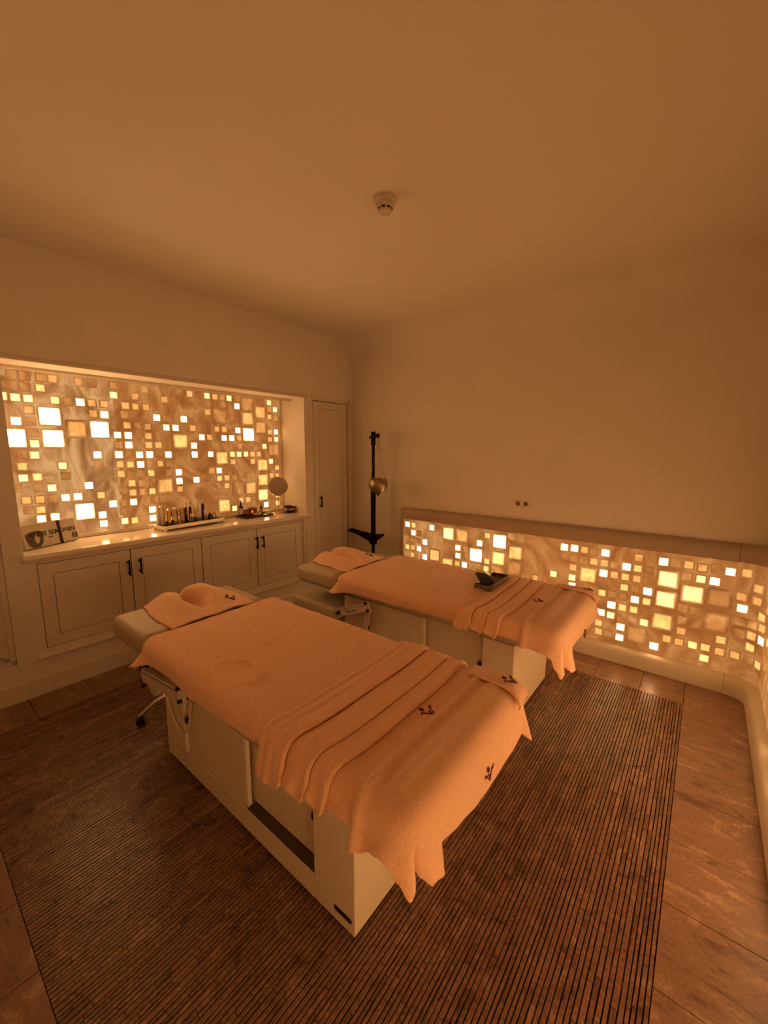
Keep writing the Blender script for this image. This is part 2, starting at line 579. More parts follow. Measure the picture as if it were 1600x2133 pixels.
NICHE_TILES="633,2097,61,10 704,2103,61,10 787,2107,61,16 853,2103,61,20 1008,2107,61,14 1090,2105,61,10 1228,2105,61,14 1451,2099,61,14 1825,2101,61,20 631,2027,61,10 697,2023,61,10 779,2027,61,25 574,1952,61,30 640,1949,61,30 706,1948,61,30 853,1950,61,27 928,1949,61,12 1003,1950,61,40 1076,1950,61,20 1154,1952,61,20 1225,2025,61,30 1378,2029,61,18 1605,2027,61,17 703,1872,61,20 814,1835,136,44 1077,1874,61,17 1151,1871,61,40 1303,1951,61,20 1377,1950,61,20 1453,1950,61,20 628,1793,61,40 702,1795,61,10 965,1753,136,20 1111,1755,136,44 1293,1880,61,10 1303,1796,61,20 1378,1797,61,12 1455,1794,61,17 1531,1872,61,40 1757,1874,61,40 1609,1872,61,10 1603,1794,61,32 1681,1794,61,37 608,1678,136,45 714,1717,61,10 820,1679,136,38 1227,1718,61,32 1304,1717,61,40 1454,1718,61,20 1717,1681,136,23 712,1641,61,30 1227,1642,61,13 1302,1641,61,40 1452,1641,61,20 1528,1642,61,20 636,1569,61,10 704,1562,61,28 1079,1562,61,37 1224,1564,61,40 1301,1561,61,10 1375,1561,61,36 1453,1563,61,38 1531,1565,61,10 1604,1562,61,36 631,1486,61,22 855,1485,61,30 1083,1493,61,10 1226,1487,61,20 1301,1484,61,24 1377,1482,61,42 1455,1485,61,10 1531,1487,61,20 1606,1482,61,10 629,1405,61,30 705,1409,61,24 868,1410,61,10 1227,1410,61,20 1302,1405,61,10 1379,1407,61,10 1453,1407,61,23 1682,1406,61,41 1600,1404,61,10 779,1327,61,30 1003,1330,61,42 1301,1332,61,23 1377,1327,61,12 1457,1328,61,10 1562,1295,136,20 1682,1328,61,41 706,1332,61,10 631,1250,61,20 704,1249,61,20 776,1248,61,10 852,1251,61,32 927,1251,61,42 1076,1250,61,23 1235,1272,61,10 1301,1252,61,20 1376,1254,61,14 1451,1254,61,23 1682,1256,61,18 636,1180,61,10 702,1176,61,23 962,1135,136,38 1152,1174,61,39 1227,1174,61,13 1299,1175,61,34 1460,1183,61,10 1534,1182,61,10 1073,1094,61,38 1225,1105,61,10 699,1110,61,32 778,1116,61,34 1075,1024,61,37 1223,1026,61,29 1298,1021,61,24 1439,1097,61,40 1439,1024,61,40 585,1336,61,10 1984,2106,61,28 2060,2109,61,20 2133,2109,61,12 2203,2103,61,30 2656,2107,61,28 1988,2030,61,12 2135,2030,61,12 2282,2030,61,40 2658,2031,61,14 2727,2032,61,30 1983,1951,61,18 2105,1919,136,13 2545,1990,136,20 2395,1918,136,21 2654,1951,61,20 2735,1946,61,10 2394,2060,136,14 1835,1797,61,20 2062,1798,61,20 2136,1800,61,20 2281,1797,61,37 2398,1760,136,44 2543,1836,136,18 2654,1795,61,20 2729,1798,61,34 1911,1719,61,37 1986,1721,61,20 2131,1719,61,34 2211,1721,61,39 2288,1723,61,15 2651,1718,61,20 2729,1720,61,30 1834,1643,61,40 2141,1640,61,10 2213,1638,61,10 2288,1642,61,14 2579,1645,61,30 1835,1562,61,40 1987,1564,61,32 2099,1528,136,23 2209,1563,61,28 2281,1563,61,30 2358,1564,61,28 2432,1563,61,20 2505,1563,61,20 2686,1610,136,15 2212,1490,61,20 2432,1489,61,20 2550,1451,136,23 2654,1488,61,30 1987,1409,61,15 2063,1409,61,36 2725,1417,61,24 1836,1331,61,38 2062,1334,61,24 2137,1333,61,20 2218,1330,61,10 2342,1351,61,10 2421,1347,61,10 2546,1294,136,24 2656,1333,61,20 2724,1334,61,20 2133,1258,61,23 2399,1216,136,20 2057,1263,61,10 2258,1227,136,10 2653,1263,61,40 2540,1137,136,27 2099,1063,136,23 2282,1101,61,20 2361,1101,61,20 2203,1025,61,30 2573,1027,61,42 2723,1115,61,23 2720,1031,61,24"
LOW_TILES="-2381,852,61,40 -2303,851,61,24 -2085,852,61,42 -2305,772,61,38 -2235,773,61,10 -1900,817,132,29 -1753,814,132,20 -1498,850,61,23 -1383,812,132,42 -2383,705,61,10 -2315,704,61,10 -2249,698,61,10 -2162,694,61,40 -1572,769,61,41 -2378,614,61,23 -2309,615,61,20 -2232,615,61,38 -2047,577,132,23 -1791,692,61,40 -1604,651,132,45 -1239,732,132,24 -1719,687,61,10 -1788,615,61,37 -1716,621,61,10 -1903,510,132,23 -1495,613,61,23 -1386,658,132,26 -2383,540,61,10 -2312,539,61,20 -2161,541,61,40 -1792,541,61,20 -1717,538,61,40 -1648,539,61,10 -1579,541,61,10 -1498,540,61,24 -1238,595,132,14 -1391,521,132,12 -1282,867,61,10 -1058,543,61,18 -841,844,61,42 -766,847,61,42 -693,844,61,20 -627,842,61,12 -546,844,61,42 -330,842,61,20 -182,840,61,41 -114,843,61,10 -39,842,61,20 34,836,61,20 106,845,61,10 177,836,61,32 256,843,61,20 -839,769,61,10 -768,767,61,10 -693,766,61,10 -621,765,61,20 -549,765,61,20 -479,762,61,12 -402,763,61,41 -330,763,61,24 -264,761,61,10 -41,761,61,14 33,757,61,28 105,757,61,36 -767,690,61,20 -653,648,132,23 -548,685,61,42 -475,684,61,20 -404,684,61,23 -331,684,61,20 -147,720,132,28 -262,681,61,10 -910,609,61,30 -768,607,61,30 -764,541,61,34 -404,604,61,24 -257,606,61,42 -335,604,61,12 -2,644,132,28 140,649,132,14 -547,529,61,24 -479,534,61,12 -407,530,61,12 -330,527,61,34 -257,529,61,24 -148,571,132,28 -477,449,61,41 -403,448,61,24 -331,449,61,24 -260,457,61,10 -44,532,61,10 24,525,61,10 -542,373,61,34 -476,368,61,30 -403,366,61,10 -333,369,61,10 -260,368,61,26 -153,406,132,23 -40,445,61,12 32,440,61,10 139,480,132,14 -553,287,61,23 -548,216,61,20 -482,219,61,10 -404,293,61,38 -404,210,61,34 -298,263,132,14 -40,367,61,20 -115,287,61,20 -185,209,61,42 -44,284,61,20 31,286,61,27 100,290,61,24 174,367,61,23 175,285,61,20 101,213,61,27 31,213,61,10 254,288,61,20 167,199,61,10 247,684,61,18 258,609,61,36 328,760,61,20 330,681,61,20 374,593,61,23 321,523,61,14 387,527,61,20 326,450,61,20 393,448,61,34 328,373,61,23 329,285,61,10 395,289,61,23 255,522,61,10 259,439,61,10"

# ------------------------------------------------------------------ the setting
def struct(o):
    o['kind'] = 'structure'
    return o


# floor: grout bed, stone border tiles, middle field of narrow stone strips
floor = struct(MB().box(-3.8, 0.6, -0.4, 3.7, -0.12, -0.006).build('floor', 'grout'))
XS0, XS1, YS0, YS1 = -3.003, 0.018, 0.143, 3.066


def tile_obj(x0, x1, y0, y1):
    g = 0.0014
    mb = MB().box(x0 + g, x1 - g, y0 + g, y1 - g, -0.012, rnd.uniform(-0.0005, 0.0005), 0.0012)
    mb.build('tile', 'tile', floor)


yj = [YS1 - 0.305 * k for k in range(0, 12)]
yj_right = [3.36, 3.066, 2.815, 2.51, 2.205, 1.9, 1.595, 1.29, 0.985, 0.68, 0.375, 0.143, -0.185]
for i in range(1, len(yj_right)):
    if yj_right[i] >= 0.1 and i > 1:
        tile_obj(XS1, 0.33, yj_right[i], yj_right[i - 1])
tile_obj(XS1, 0.33, 3.066, 3.39)
for i in range(10):
    y0 = max(YS0, 0.143 + 0.3045 * i)
    y1 = min(YS1, 0.143 + 0.3045 * (i + 1))
    if y1 - y0 > 0.02:
        tile_obj(-3.325, XS0, y0, y1)
xb = [0.018, -0.225, -0.51, -0.815, -1.12, -1.425, -1.73, -2.035, -2.34, -2.645, -3.003, -3.32]
for a, b in zip(xb[1:], xb[:-1]):
    tile_obj(a, b, YS1, 3.51 if b < -2.3 else 3.39)
xf = [0.33, 0.05, -0.255, -0.56, -0.865, -1.17, -1.475, -1.78, -2.085, -2.39, -2.695, -3.0, -3.325]
for a, b in zip(xf[1:], xf[:-1]):
    tile_obj(a, b, FRONT_Y - 0.01, YS0)

# strips: rows along the room, irregular widths and lengths
pieces = []
x = XS1
PITCH_S = 0.0155
while x > XS0 + 0.006:
    wdt = PITCH_S * rnd.uniform(0.78, 1.24)
    if x - wdt < XS0:
        wdt = x - XS0
    y = YS0
    skew = 0.0
    while y < YS1 - 0.004:
        ln = rnd.choice((rnd.uniform(0.025, 0.09), rnd.uniform(0.06, 0.2), rnd.uniform(0.12, 0.36), rnd.uniform(0.12, 0.36)))
        if y + ln > YS1 - 0.02:
            ln = YS1 - y
        pieces.append((x - wdt, x, y, y + ln))
        y += ln
    x -= wdt


def strip_piece(mb, p):
    x0, x1, y0, y1 = p
    gx, gy = 0.0018, 0.0009
    j = lambda: rnd.uniform(-0.0007, 0.0007)
    zt = rnd.uniform(-0.0006, 0.0004)
    nseg = max(1, min(4, int((y1 - y0) / 0.05)))
    left_, right_ = [], []
    for k in range(nseg + 1):
        yy = y0 + gy + (y1 - y0 - 2 * gy) * k / nseg
        left_.append((x0 + gx + j(), yy))
        right_.append((x1 - gx + j(), yy))
    c = right_ + left_[::-1]
    n_ = len(c)
    cx = (x0 + x1) / 2
    v = [(a, b, -0.0075) for a, b in c] + [(a, b, zt - 0.0010) for a, b in c] + [(a + (cx - a) * 0.12, b, zt) for a, b in c]
    f = []
    for k in range(n_):
        k2 = (k + 1) % n_
        f += [(k, k2, n_ + k2, n_ + k), (n_ + k, n_ + k2, 2 * n_ + k2, 2 * n_ + k)]
    for k in range(nseg):
        f.append((2 * n_ + k, 2 * n_ + k + 1, 3 * n_ - 2 - k, 3 * n_ - 1 - k))
    mb.add(v, f)


def in_view(p):
    w = Vector(((p[0] + p[1]) / 2, (p[2] + p[3]) / 2, -CAM_H))
    zc = w.dot(fwd)
    if zc < 0.1:
        return None
    px, py = 800 + 842 * w.dot(cr) / zc, 1066 + 842 * w.dot(cd) / zc
    if not (0 < px < 1600 and 0 < py < 2133):
        return None
    return zc


ranked = sorted([(in_view(p) ** 3 / (p[3] - p[2]), i) for i, p in enumerate(pieces) if in_view(p) is not None])
near = {i for _, i in ranked[:296]}
rest = MB()
for i, p in enumerate(pieces):
    if i in near:
        mb = MB()
        strip_piece(mb, p)
        mb.build('stone_strip', 'strip', floor)
    else:
        strip_piece(rest, p)
tag(rest.build('stone_strips', 'strip', floor), kind='stuff')

# ceiling, plain walls
struct(MB().box(-3.9, 0.75, -0.5, 3.8, CEIL, CEIL + 0.1).build('ceiling', 'ceiling'))
struct(MB().box(-3.9, 0.75, FRONT_Y - 0.15, FRONT_Y, 0, CEIL).build('wall_front', 'plaster'))
wr = MB().box(RIGHT_X, RIGHT_X + 0.15, FRONT_Y, BACK_Y + 0.15, 0, CEIL)
wr.box(LOW_X + PD + 0.014, RIGHT_X, FRONT_Y, BACK_Y, 0, 0.9)
struct(wr.build('wall_right', 'plaster'))
wb = MB().box(-3.8, RIGHT_X + 0.15, BACK_Y, BACK_Y + 0.15, 0, CEIL)
wb.box(-2.46, LOW_X + 0.05, LOW_Y + PD + 0.014, BACK_Y, 0, 0.9)
rc = 0.24
pf = [[(x_, BACK_Y - rc * (1 - math.sin(w)) if False else BACK_Y - rc + rc * math.cos(w), CEIL - rc + rc * math.sin(w)) for w in [PI / 2 * k / 12 for k in range(13)]] for x_ in (-3.4, RIGHT_X)]
wb.grid(pf, 2, 13)
wall_back = struct(wb.build('wall_back', 'plaster', smooth=True))

# left wall in its own frame: n out of the wall, u along it
OPN = (0.523, 2.800)      # niche opening
COUNTER = 0.940
NB = -0.39
wl = MB()
D = -0.45
wl.box(D, 0, -0.25, 3.62, 2.134, CEIL)
wl.box(D, -0.055, -0.25, OPN[0], 0, 2.134).box(-0.055, 0, 0.425, OPN[0], 0, 2.134)
wl.box(-0.055, 0, -0.25, 0.425, 0, 0.243).box(-0.055, 0, -0.25, 0.425, 2.12, 2.134)
wl.box(D, 0, OPN[0], OPN[1], 0, 0.297)
wl.box(-0.022, 0, OPN[0], 0.5775, 0.297, 0.9).box(-0.022, 0, 2.7255, OPN[1], 0.297, 0.9).box(-0.022, 0, 0.5775, 2.7255, 0.8705, 0.9)
wl.box(D, NB - 0.02, OPN[0], OPN[1], 0.9, 2.134)
wl.box(D, 0, OPN[1], 2.915, 0, 2.134)
wl.box(D, -0.055, 2.915, 3.62, 0, 2.134).box(-0.055, 0, 3.42, 3.62, 0, 2.134).box(-0.055, 0, 2.915, 3.42, 0, 0.13).box(-0.055, 0, 2.915, 3.42, 2.122, 2.134)
wall_left = struct(wl.build('wall_left', 'plaster', mw=LEFT_M))

struct(MB().prism([(0.0, 2.134), (0.012, 2.134), (0.016, 2.140), (0.016, 2.150), (0.009, 2.156), (0.007, 2.163), (0.0, 2.165)], 'y', -0.2, 2.852).build('trim_1', 'paint', mw=LEFT_M)) if False else None
tr = MB()
prof = [(0.0, 2.132), (0.014, 2.132), (0.018, 2.138), (0.018, 2.148), (0.010, 2.153), (0.008, 2.161), (0.0, 2.164)]
tr.prism(prof, 'y', -0.2, 2.852)
struct(tr.build('trim_1', 'paint', mw=LEFT_M))
bb = MB().prism([(0, 0), (0.022, 0), (0.022, 0.112), (0.017, 0.122), (0.0, 0.126)], 'y', -0.2, 3.5)
struct(bb.build('baseboard_left', 'paint', mw=LEFT_M))
arc = [(0.026 * math.cos(w), 0.246 + 0.017 * math.sin(w)) for w in [-PI / 2 + PI * k / 8 for k in range(9)]]
struct(MB().prism(arc, 'y', 0.53, 2.79).build('trim_2', 'paint', mw=LEFT_M, smooth=True))
pil = MB().prism([(0, 2.742), (0.012, 2.744), (0.014, 2.752), (0.008, 2.762), (0.008, 2.774), (0.014, 2.784), (0.012, 2.793), (0, 2.795)], 'z', 0.262, 0.9)
struct(pil.build('trim_3', 'paint', mw=LEFT_M))

# low lit wall: plan path with a rounded inner corner
RC = 0.095


def low_path(x0, x1, n=1):
    return [(x0 + (x1 - x0) * k / n, LOW_Y, 0, -1) for k in range(n + 1)]


def corner_path(n=10):
    cx, cy = LOW_X - RC, LOW_Y - RC
    return [(cx + RC * math.sin(w), cy + RC * math.cos(w), -math.sin(w), -math.cos(w)) for w in [PI / 2 * k / n for k in range(n + 1)]]


def right_path(y0, y1):
    return [(LOW_X, y0, -1, 0), (LOW_X, y1, -1, 0)]


def sweep(path, prof_):
    """prof_: (depth behind the face, height) ; positive depth goes into the wall"""
    n = len(prof_)
    mb = MB()
    pts = [[(p[0] - p[2] * d, p[1] - p[3] * d, z) for d, z in prof_] + [(p[0] - p[2] * prof_[0][0], p[1] - p[3] * prof_[0][0], prof_[0][1])] for p in path]
    mb.grid(pts, len(path), n + 1)
    mb.f.append(tuple(range(n)))
    mb.f.append(tuple((len(path) - 1) * (n + 1) + k for k in range(n)))
    return mb


XC = LOW_X - RC
PL = [(0.0, 0.0), (0.001, 0.05), (0.005, 0.078), (0.013, 0.098), (0.026, 0.110), (0.043, 0.118), (0.072, 0.123), (0.072, 0.0)]
CP = [(PD, 0.894), (PD - 0.003, 0.90), (PD - 0.003, 0.962), (PD + 0.003, 0.984), (PD + 0.014, 0.998), (PD + 0.03, 1.006), (PD + 0.058, 1.010), (PD + 0.058, 0.894)]
SEG = [('low_path', -2.476, -1.187), ('low_path', -1.185, 0.215), ('corner', 0, 0), ('right', 3.2, 2.0), ('right', 1.998, 0.8), ('right', 0.798, FRONT_Y + 0.005)]


def seg_path(s):
    if s[0] == 'low_path':
        return low_path(s[1], s[2])
    if s[0] == 'corner':
        return [(0.217, LOW_Y, 0, -1)] + corner_path() + [(LOW_X, 3.202, -1, 0)]
    return right_path(s[1], s[2])


k_b = k_t = 0
plinth = bpy.data.objects.new('baseboard_back', None)
COL.objects.link(plinth)
struct(plinth)
coping = bpy.data.objects.new('trim_4', None)
COL.objects.link(coping)
struct(coping)
for s in SEG:
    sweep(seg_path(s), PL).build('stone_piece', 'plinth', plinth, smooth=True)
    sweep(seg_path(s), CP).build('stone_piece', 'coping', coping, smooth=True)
MB().box(-2.523, -2.478, LOW_Y + PD - 0.004, BACK_Y, 0, 1.006, 0.014).build('end_piece', 'coping', coping, smooth=True)

low_panel = thing('backlit_panel', 'long low glowing alabaster panel with bright squares, along the back wall behind the far bed', 'wall light', (0, LOW_Y, 0))
low_panel.location = (0, 0, 0)
for s, mt in zip(SEG, ('slab_c', 'slab_d', 'slab_b', 'slab_c', 'slab_d', 'slab_c')):
    sweep(seg_path(s), [(PD, 0.1235), (PD, 0.8935), (PD + 0.012, 0.8935), (PD + 0.012, 0.1235)]).build('stone_slab', mt, low_panel, smooth=True)


def tile_mesh(name):
    mb = MB()
    r_ = 0.15
    out = []
    for cx, cy, a0 in ((1 - r_, 1 - r_, 0), (-1 + r_, 1 - r_, 90), (-1 + r_, -1 + r_, 180), (1 - r_, -1 + r_, 270)):
        for k in range(2):
            w = R(a0 + 90 * k)
            out.append((cx + r_ * math.cos(w), cy + r_ * math.sin(w)))
    n = len(out)
    v = [(a * 0.5, b * 0.5, 0) for a, b in out] + [(a * 0.5, b * 0.5, 0.0012) for a, b in out] + [(a * 0.47, b * 0.47, 0.0022) for a, b in out]
    f = []
    for k in range(n):
        k2 = (k + 1) % n
        f += [(k, k2, n + k2, n + k), (n + k, n + k2, 2 * n + k2, 2 * n + k)]
    f.append(tuple(2 * n + k for k in range(n)))
    mb.add(v, f)
    return mb.mesh(name, 'glow_tile')


TM = tile_mesh('stone_tile')


def put_tile(parent, pos, ex, en, size, lvl):
    o = bpy.data.objects.new('tile', TM)
    COL.objects.link(o)
    o.parent = parent
    ez = Vector((0, 0, 1))
    m = Matrix((ex, ez, en)).transposed().to_4x4()
    m.translation = pos
    o.matrix_local = m @ Matrix.Diagonal((size, size, 1, 1))
    v = max(0.0, (lvl - 1.0) / 3.5)
    o.color = (v, v, v, 1)


def decode(s):
    return [[int(q) for q in t.split(',')] for t in s.split()]


for a, b, c, l in decode(LOW_TILES):
    kq = (LOW_Y + PD) / LOW_Y
    x_, z_, s_, lv = a / 1000 * kq, CAM_H - (CAM_H - b / 1000) * kq, c / 1000 * kq, l / 10
    z_ = max(0.1235 + s_ / 2 + 0.004, min(0.890 - s_ / 2, z_))
    if x_ <= XC:
        put_tile(low_panel, Vector((x_, LOW_Y + PD - 0.0005, z_)), Vector((1, 0, 0)), Vector((0, -1, 0)), s_, lv)
    else:
        RP = RC + PD
        w = (x_ - XC) / RP
        nx, ny = -math.sin(w), -math.cos(w)
        put_tile(low_panel, Vector((XC - RP * nx + nx * 0.004, LOW_Y - RC - RP * ny + ny * 0.004, z_)), Vector((-ny, nx, 0)), Vector((nx, ny, 0)), s_, lv)
# the part of the panel that turns along the right wall
cells = set()
for k in range(84):
    for _ in range(30):
        big = rnd.random() < 0.27
        n_ = 2 if big else 1
        i, j = rnd.randrange(0, 43), rnd.randrange(0, 9 - n_ + 1)
        cc = {(i + a, j + b) for a in range(n_) for b in range(n_)}
        if not cc & cells and i + n_ <= 43:
            cells |= cc
            s_ = 0.13 if big else 0.06
            lv = rnd.choice((1.5, 2, 2.4, 3, 3.2)) if i < 6 else (rnd.choice((2, 3.4, 4.1, 4.3, 4.5, 4.5)) if i < 22 else rnd.choice((1.5, 2, 2.4, 3, 3.6, 4.1, 4.3)))
            put_tile(low_panel, Vector((LOW_X + PD - 0.0005, 3.20 - 0.076 * (i + n_ / 2), 0.16 + 0.076 * (j + n_ / 2))), Vector((0, -1, 0)), Vector((-1, 0, 0)), s_, lv)
            break

# niche panel
NP = thing('backlit_panel', 'large glowing alabaster panel with bright squares, in the wall niche above the counter', 'wall light', mw=LEFT_M)
us = [OPN[0] + 0.001, 1.219, 2.029, OPN[1] - 0.012]
for a, b, mt in zip(us[:-1], us[1:], ('slab_a', 'slab_b', 'slab_b')):
    MB().box(NB - 0.012, NB, a, b - 0.0015, 0.972, 2.132).build('stone_slab', mt, NP)
for a, b, c, l in decode(NICHE_TILES):
    u_, z_, s_ = a / 1000, b / 1000, c / 1000
    u_ = max(OPN[0] + s_ / 2 + 0.004, min(OPN[1] - 0.014 - s_ / 2, u_))
    z_ = max(0.974 + s_ / 2, min(2.128 - s_ / 2, z_))
    put_tile(NP, Vector((NB + 0.0003, u_, z_)), Vector((0, 1, 0)), Vector((1, 0, 0)), s_, l / 10)
fr = MB().box(NB - 0.012, NB + 0.03, OPN[0] + 0.001, OPN[1] - 0.001, 0.9405, 0.971, 0.004)
fr.build('stone_curb', 'marble', NP)
MB().box(NB - 0.012, NB + 0.012, OPN[1] - 0.011, OPN[1] - 0.001, 0.972, 2.132).build('edge_strip', 'plinth', NP)
struct(MB().box(-0.235, -0.22, OPN[0] + 0.001, OPN[1] - 0.001, 2.113, 2.134).build('trim_5', 'plaster', mw=LEFT_M))

# ------------------------------------------------------------------ fitted cupboards and counter
ct = MB().box(NB - 0.013, 0.012, OPN[0] + 0.001, OPN[1] - 0.001, 0.902, COUNTER)
ct.box(0.0004, 0.036, 0.507, 2.842, 0.902, COUNTER, 0.012)
ct.prism([(0.0004, 0.89), (0.018, 0.89), (0.026, 0.896), (0.028, 0.903), (0.0004, 0.903)], 'y', 0.512, 2.836)
counter = ct.build('countertop', 'marble', mw=LEFT_M, smooth=True)
tag(counter, 'long polished cream marble counter with rounded nosing, under the niche panel', 'counter')


def bar_handle(parent, u, z0, z1, side=0.0):
    mb = MB()
    for z in (z0 + 0.012, z1 - 0.012):
        mb.tube([(0.0, u, z), (0.030, u, z)], 0.0048, 8)
        mb.lathe([(0.001, -0.009), (0.0075, -0.006), (0.0095, 0.0), (0.0075, 0.006), (0.001, 0.009)], (0.005, u, z), 10)
    mb.tube([(0.032, u, z0 - 0.010), (0.032, u, z0), (0.032, u, z1), (0.032, u, z1 + 0.010)], [0.004, 0.0066, 0.0066, 0.004], 8)
    mb.build('handle', 'blackmetal', parent, smooth=True)


def framed_door(parent, u0, u1, z0, z1, inset, handle):
    """flat door with a sunk groove around its middle panel; children: panel, handle"""
    g = 0.0036
    u0, u1, z0, z1 = u0 + g, u1 - g, z0 + g, z1 - g
    iu0, iu1, iz0, iz1 = u0 + inset, u1 - inset, z0 + inset, z1 - inset
    mb = MB()
    mb.box(-0.019, 0.0, u0, iu0, z0, z1).box(-0.019, 0.0, iu1, u1, z0, z1).box(-0.019, 0.0, iu0, iu1, z0, iz0).box(-0.019, 0.0, iu0, iu1, iz1, z1)
    d = mb.build('door', 'paint', parent)
    MB().box(-0.021, -0.013, iu0, iu1, iz0, iz1).build('groove', 'gap', d)
    q = 0.0036
    MB().box(-0.0115, -0.001, iu0 + q, iu1 - q, iz0 + q, iz1 - q).build('door_panel', 'paint', d)
    bar_handle(d, *handle)
    return d


def base_unit(u0, um, u1, label, h):
    t = thing('base_cabinet', label, 'cabinet', mw=LEFT_M, group='cupboards under the counter')
    MB().box(-0.42, -0.024, u0 + 0.001, u1 - 0.001, 0.298, 0.87).build('carcass', 'gap', t)
    framed_door(t, u0, um, 0.297, 0.870, 0.074, (h[0], 0.683, 0.787))
    framed_door(t, um, u1, 0.297, 0.870, 0.074, (h[1], 0.683, 0.787))
    return t


base_unit(0.5775, 1.1170, 1.6560, 'cream two-door cabinet under the left half of the counter, beside the gift box end', (1.094, 1.172))
base_unit(1.6560, 2.1880, 2.7255, 'cream two-door cabinet under the right half of the counter, below the mirror end', (2.1795, 2.247))


def tall_unit(u0, u1, z0, z1, hand_u, label, flip=False):
    t = thing('tall_cupboard', label, 'cupboard', mw=LEFT_M)
    fr_ = MB()
    # stepped moulding around the opening
    for k, (w_, n_) in enumerate(((0.030, 0.010), (0.018, 0.016))):
        fr_.box(-0.002, n_, u0 - w_, u0 - 0.002, z0, z1 + w_).box(-0.002, n_, u1 + 0.002, u1 + w_, z0, z1 + w_).box(-0.002, n_, u0 - w_, u1 + w_, z1 + 0.002, z1 + w_)
    if flip:
        fr_.box(-0.002, 0.010, u0 - 0.03, u1 + 0.03, z0 - 0.03, z0 - 0.002)
    return t, fr_


t, _ = tall_unit(2.922, 3.412, 0.14, 2.116, 2.995, 'narrow full-height cream cupboard with one panelled door, in the corner behind the black stand')
m_ = MB()
U0, U1, Z1 = 2.915, 3.42, 2.121
for w_, n_ in ((0.042, 0.008), (0.026, 0.014), (0.012, 0.009)):
    m_.box(0.0002, n_, U1, min(U1 + w_, 3.5), 0.126, Z1 + w_)
    m_.box(0.0002, n_, U0 - w_ * 0.35, U1 + w_, Z1, Z1 + w_)
m_.build('frame', 'paint', t)
framed_door(t, 2.917, 3.418, 0.132, 2.119, 0.074, (2.993, 0.997, 1.105))
t, _ = tall_unit(-0.14, 0.37, 0.26, 2.1, 0.0, 'tall cream cupboard at the left edge of the picture, beside the niche')
m_ = MB()
for a, b, n_ in ((0.395, 0.424, -0.012), (0.372, 0.395, -0.024), (0.345, 0.372, -0.014)):
    m_.box(-0.052, n_, a, b, 0.244 + (0.424 - b) * 0.8, 2.119)
for a, b, n_ in ((0.244, 0.268, -0.012), (0.268, 0.29, -0.024), (0.29, 0.315, -0.014)):
    m_.box(-0.052, n_, -0.2, 0.424 - (a - 0.244) * 1.1, a, b)
m_.build('frame', 'paint', t)
d = MB().box(-0.052, -0.03, -0.2, 0.343, 0.316, 2.119).build('door', 'paint', t)

# ------------------------------------------------------------------ massage tables
BO = Vector((-1.40, 1.12, 0))          # the near table's foot point; the far one stands 1.35 m behind
DY = 1.35


def bx(mb, x0, x1, y0, y1, z0, z1, bev=0.0):
    return mb.box(x0 - BO.x, x1 - BO.x, y0 - BO.y, y1 - BO.y, z0, z1, bev)


def bp(x, y, z):
    return Vector((x - BO.x, y - BO.y, z))


def plate(mb, pts, y0, y1):
    """flat plate outlined in x-z, thickness along y"""
    return mb.prism([(p[0] - BO.x, p[1]) for p in pts], 'y', y0 - BO.y, y1 - BO.y)


def rot_prism_xz(a, b, h, r=0.012, n=4):
    """stadium-like outline of a bar from a to b (x,z), height h"""
    ax, az = a
    bx_, bz = b
    d = Vector((bx_ - ax, bz - az)).normalized()
    nn = Vector((-d.y, d.x)) * h / 2
    return [(ax - nn.x, az - nn.y), (bx_ - nn.x, bz - nn.y), (bx_ + nn.x, bz + nn.y), (ax + nn.x, az + nn.y)]


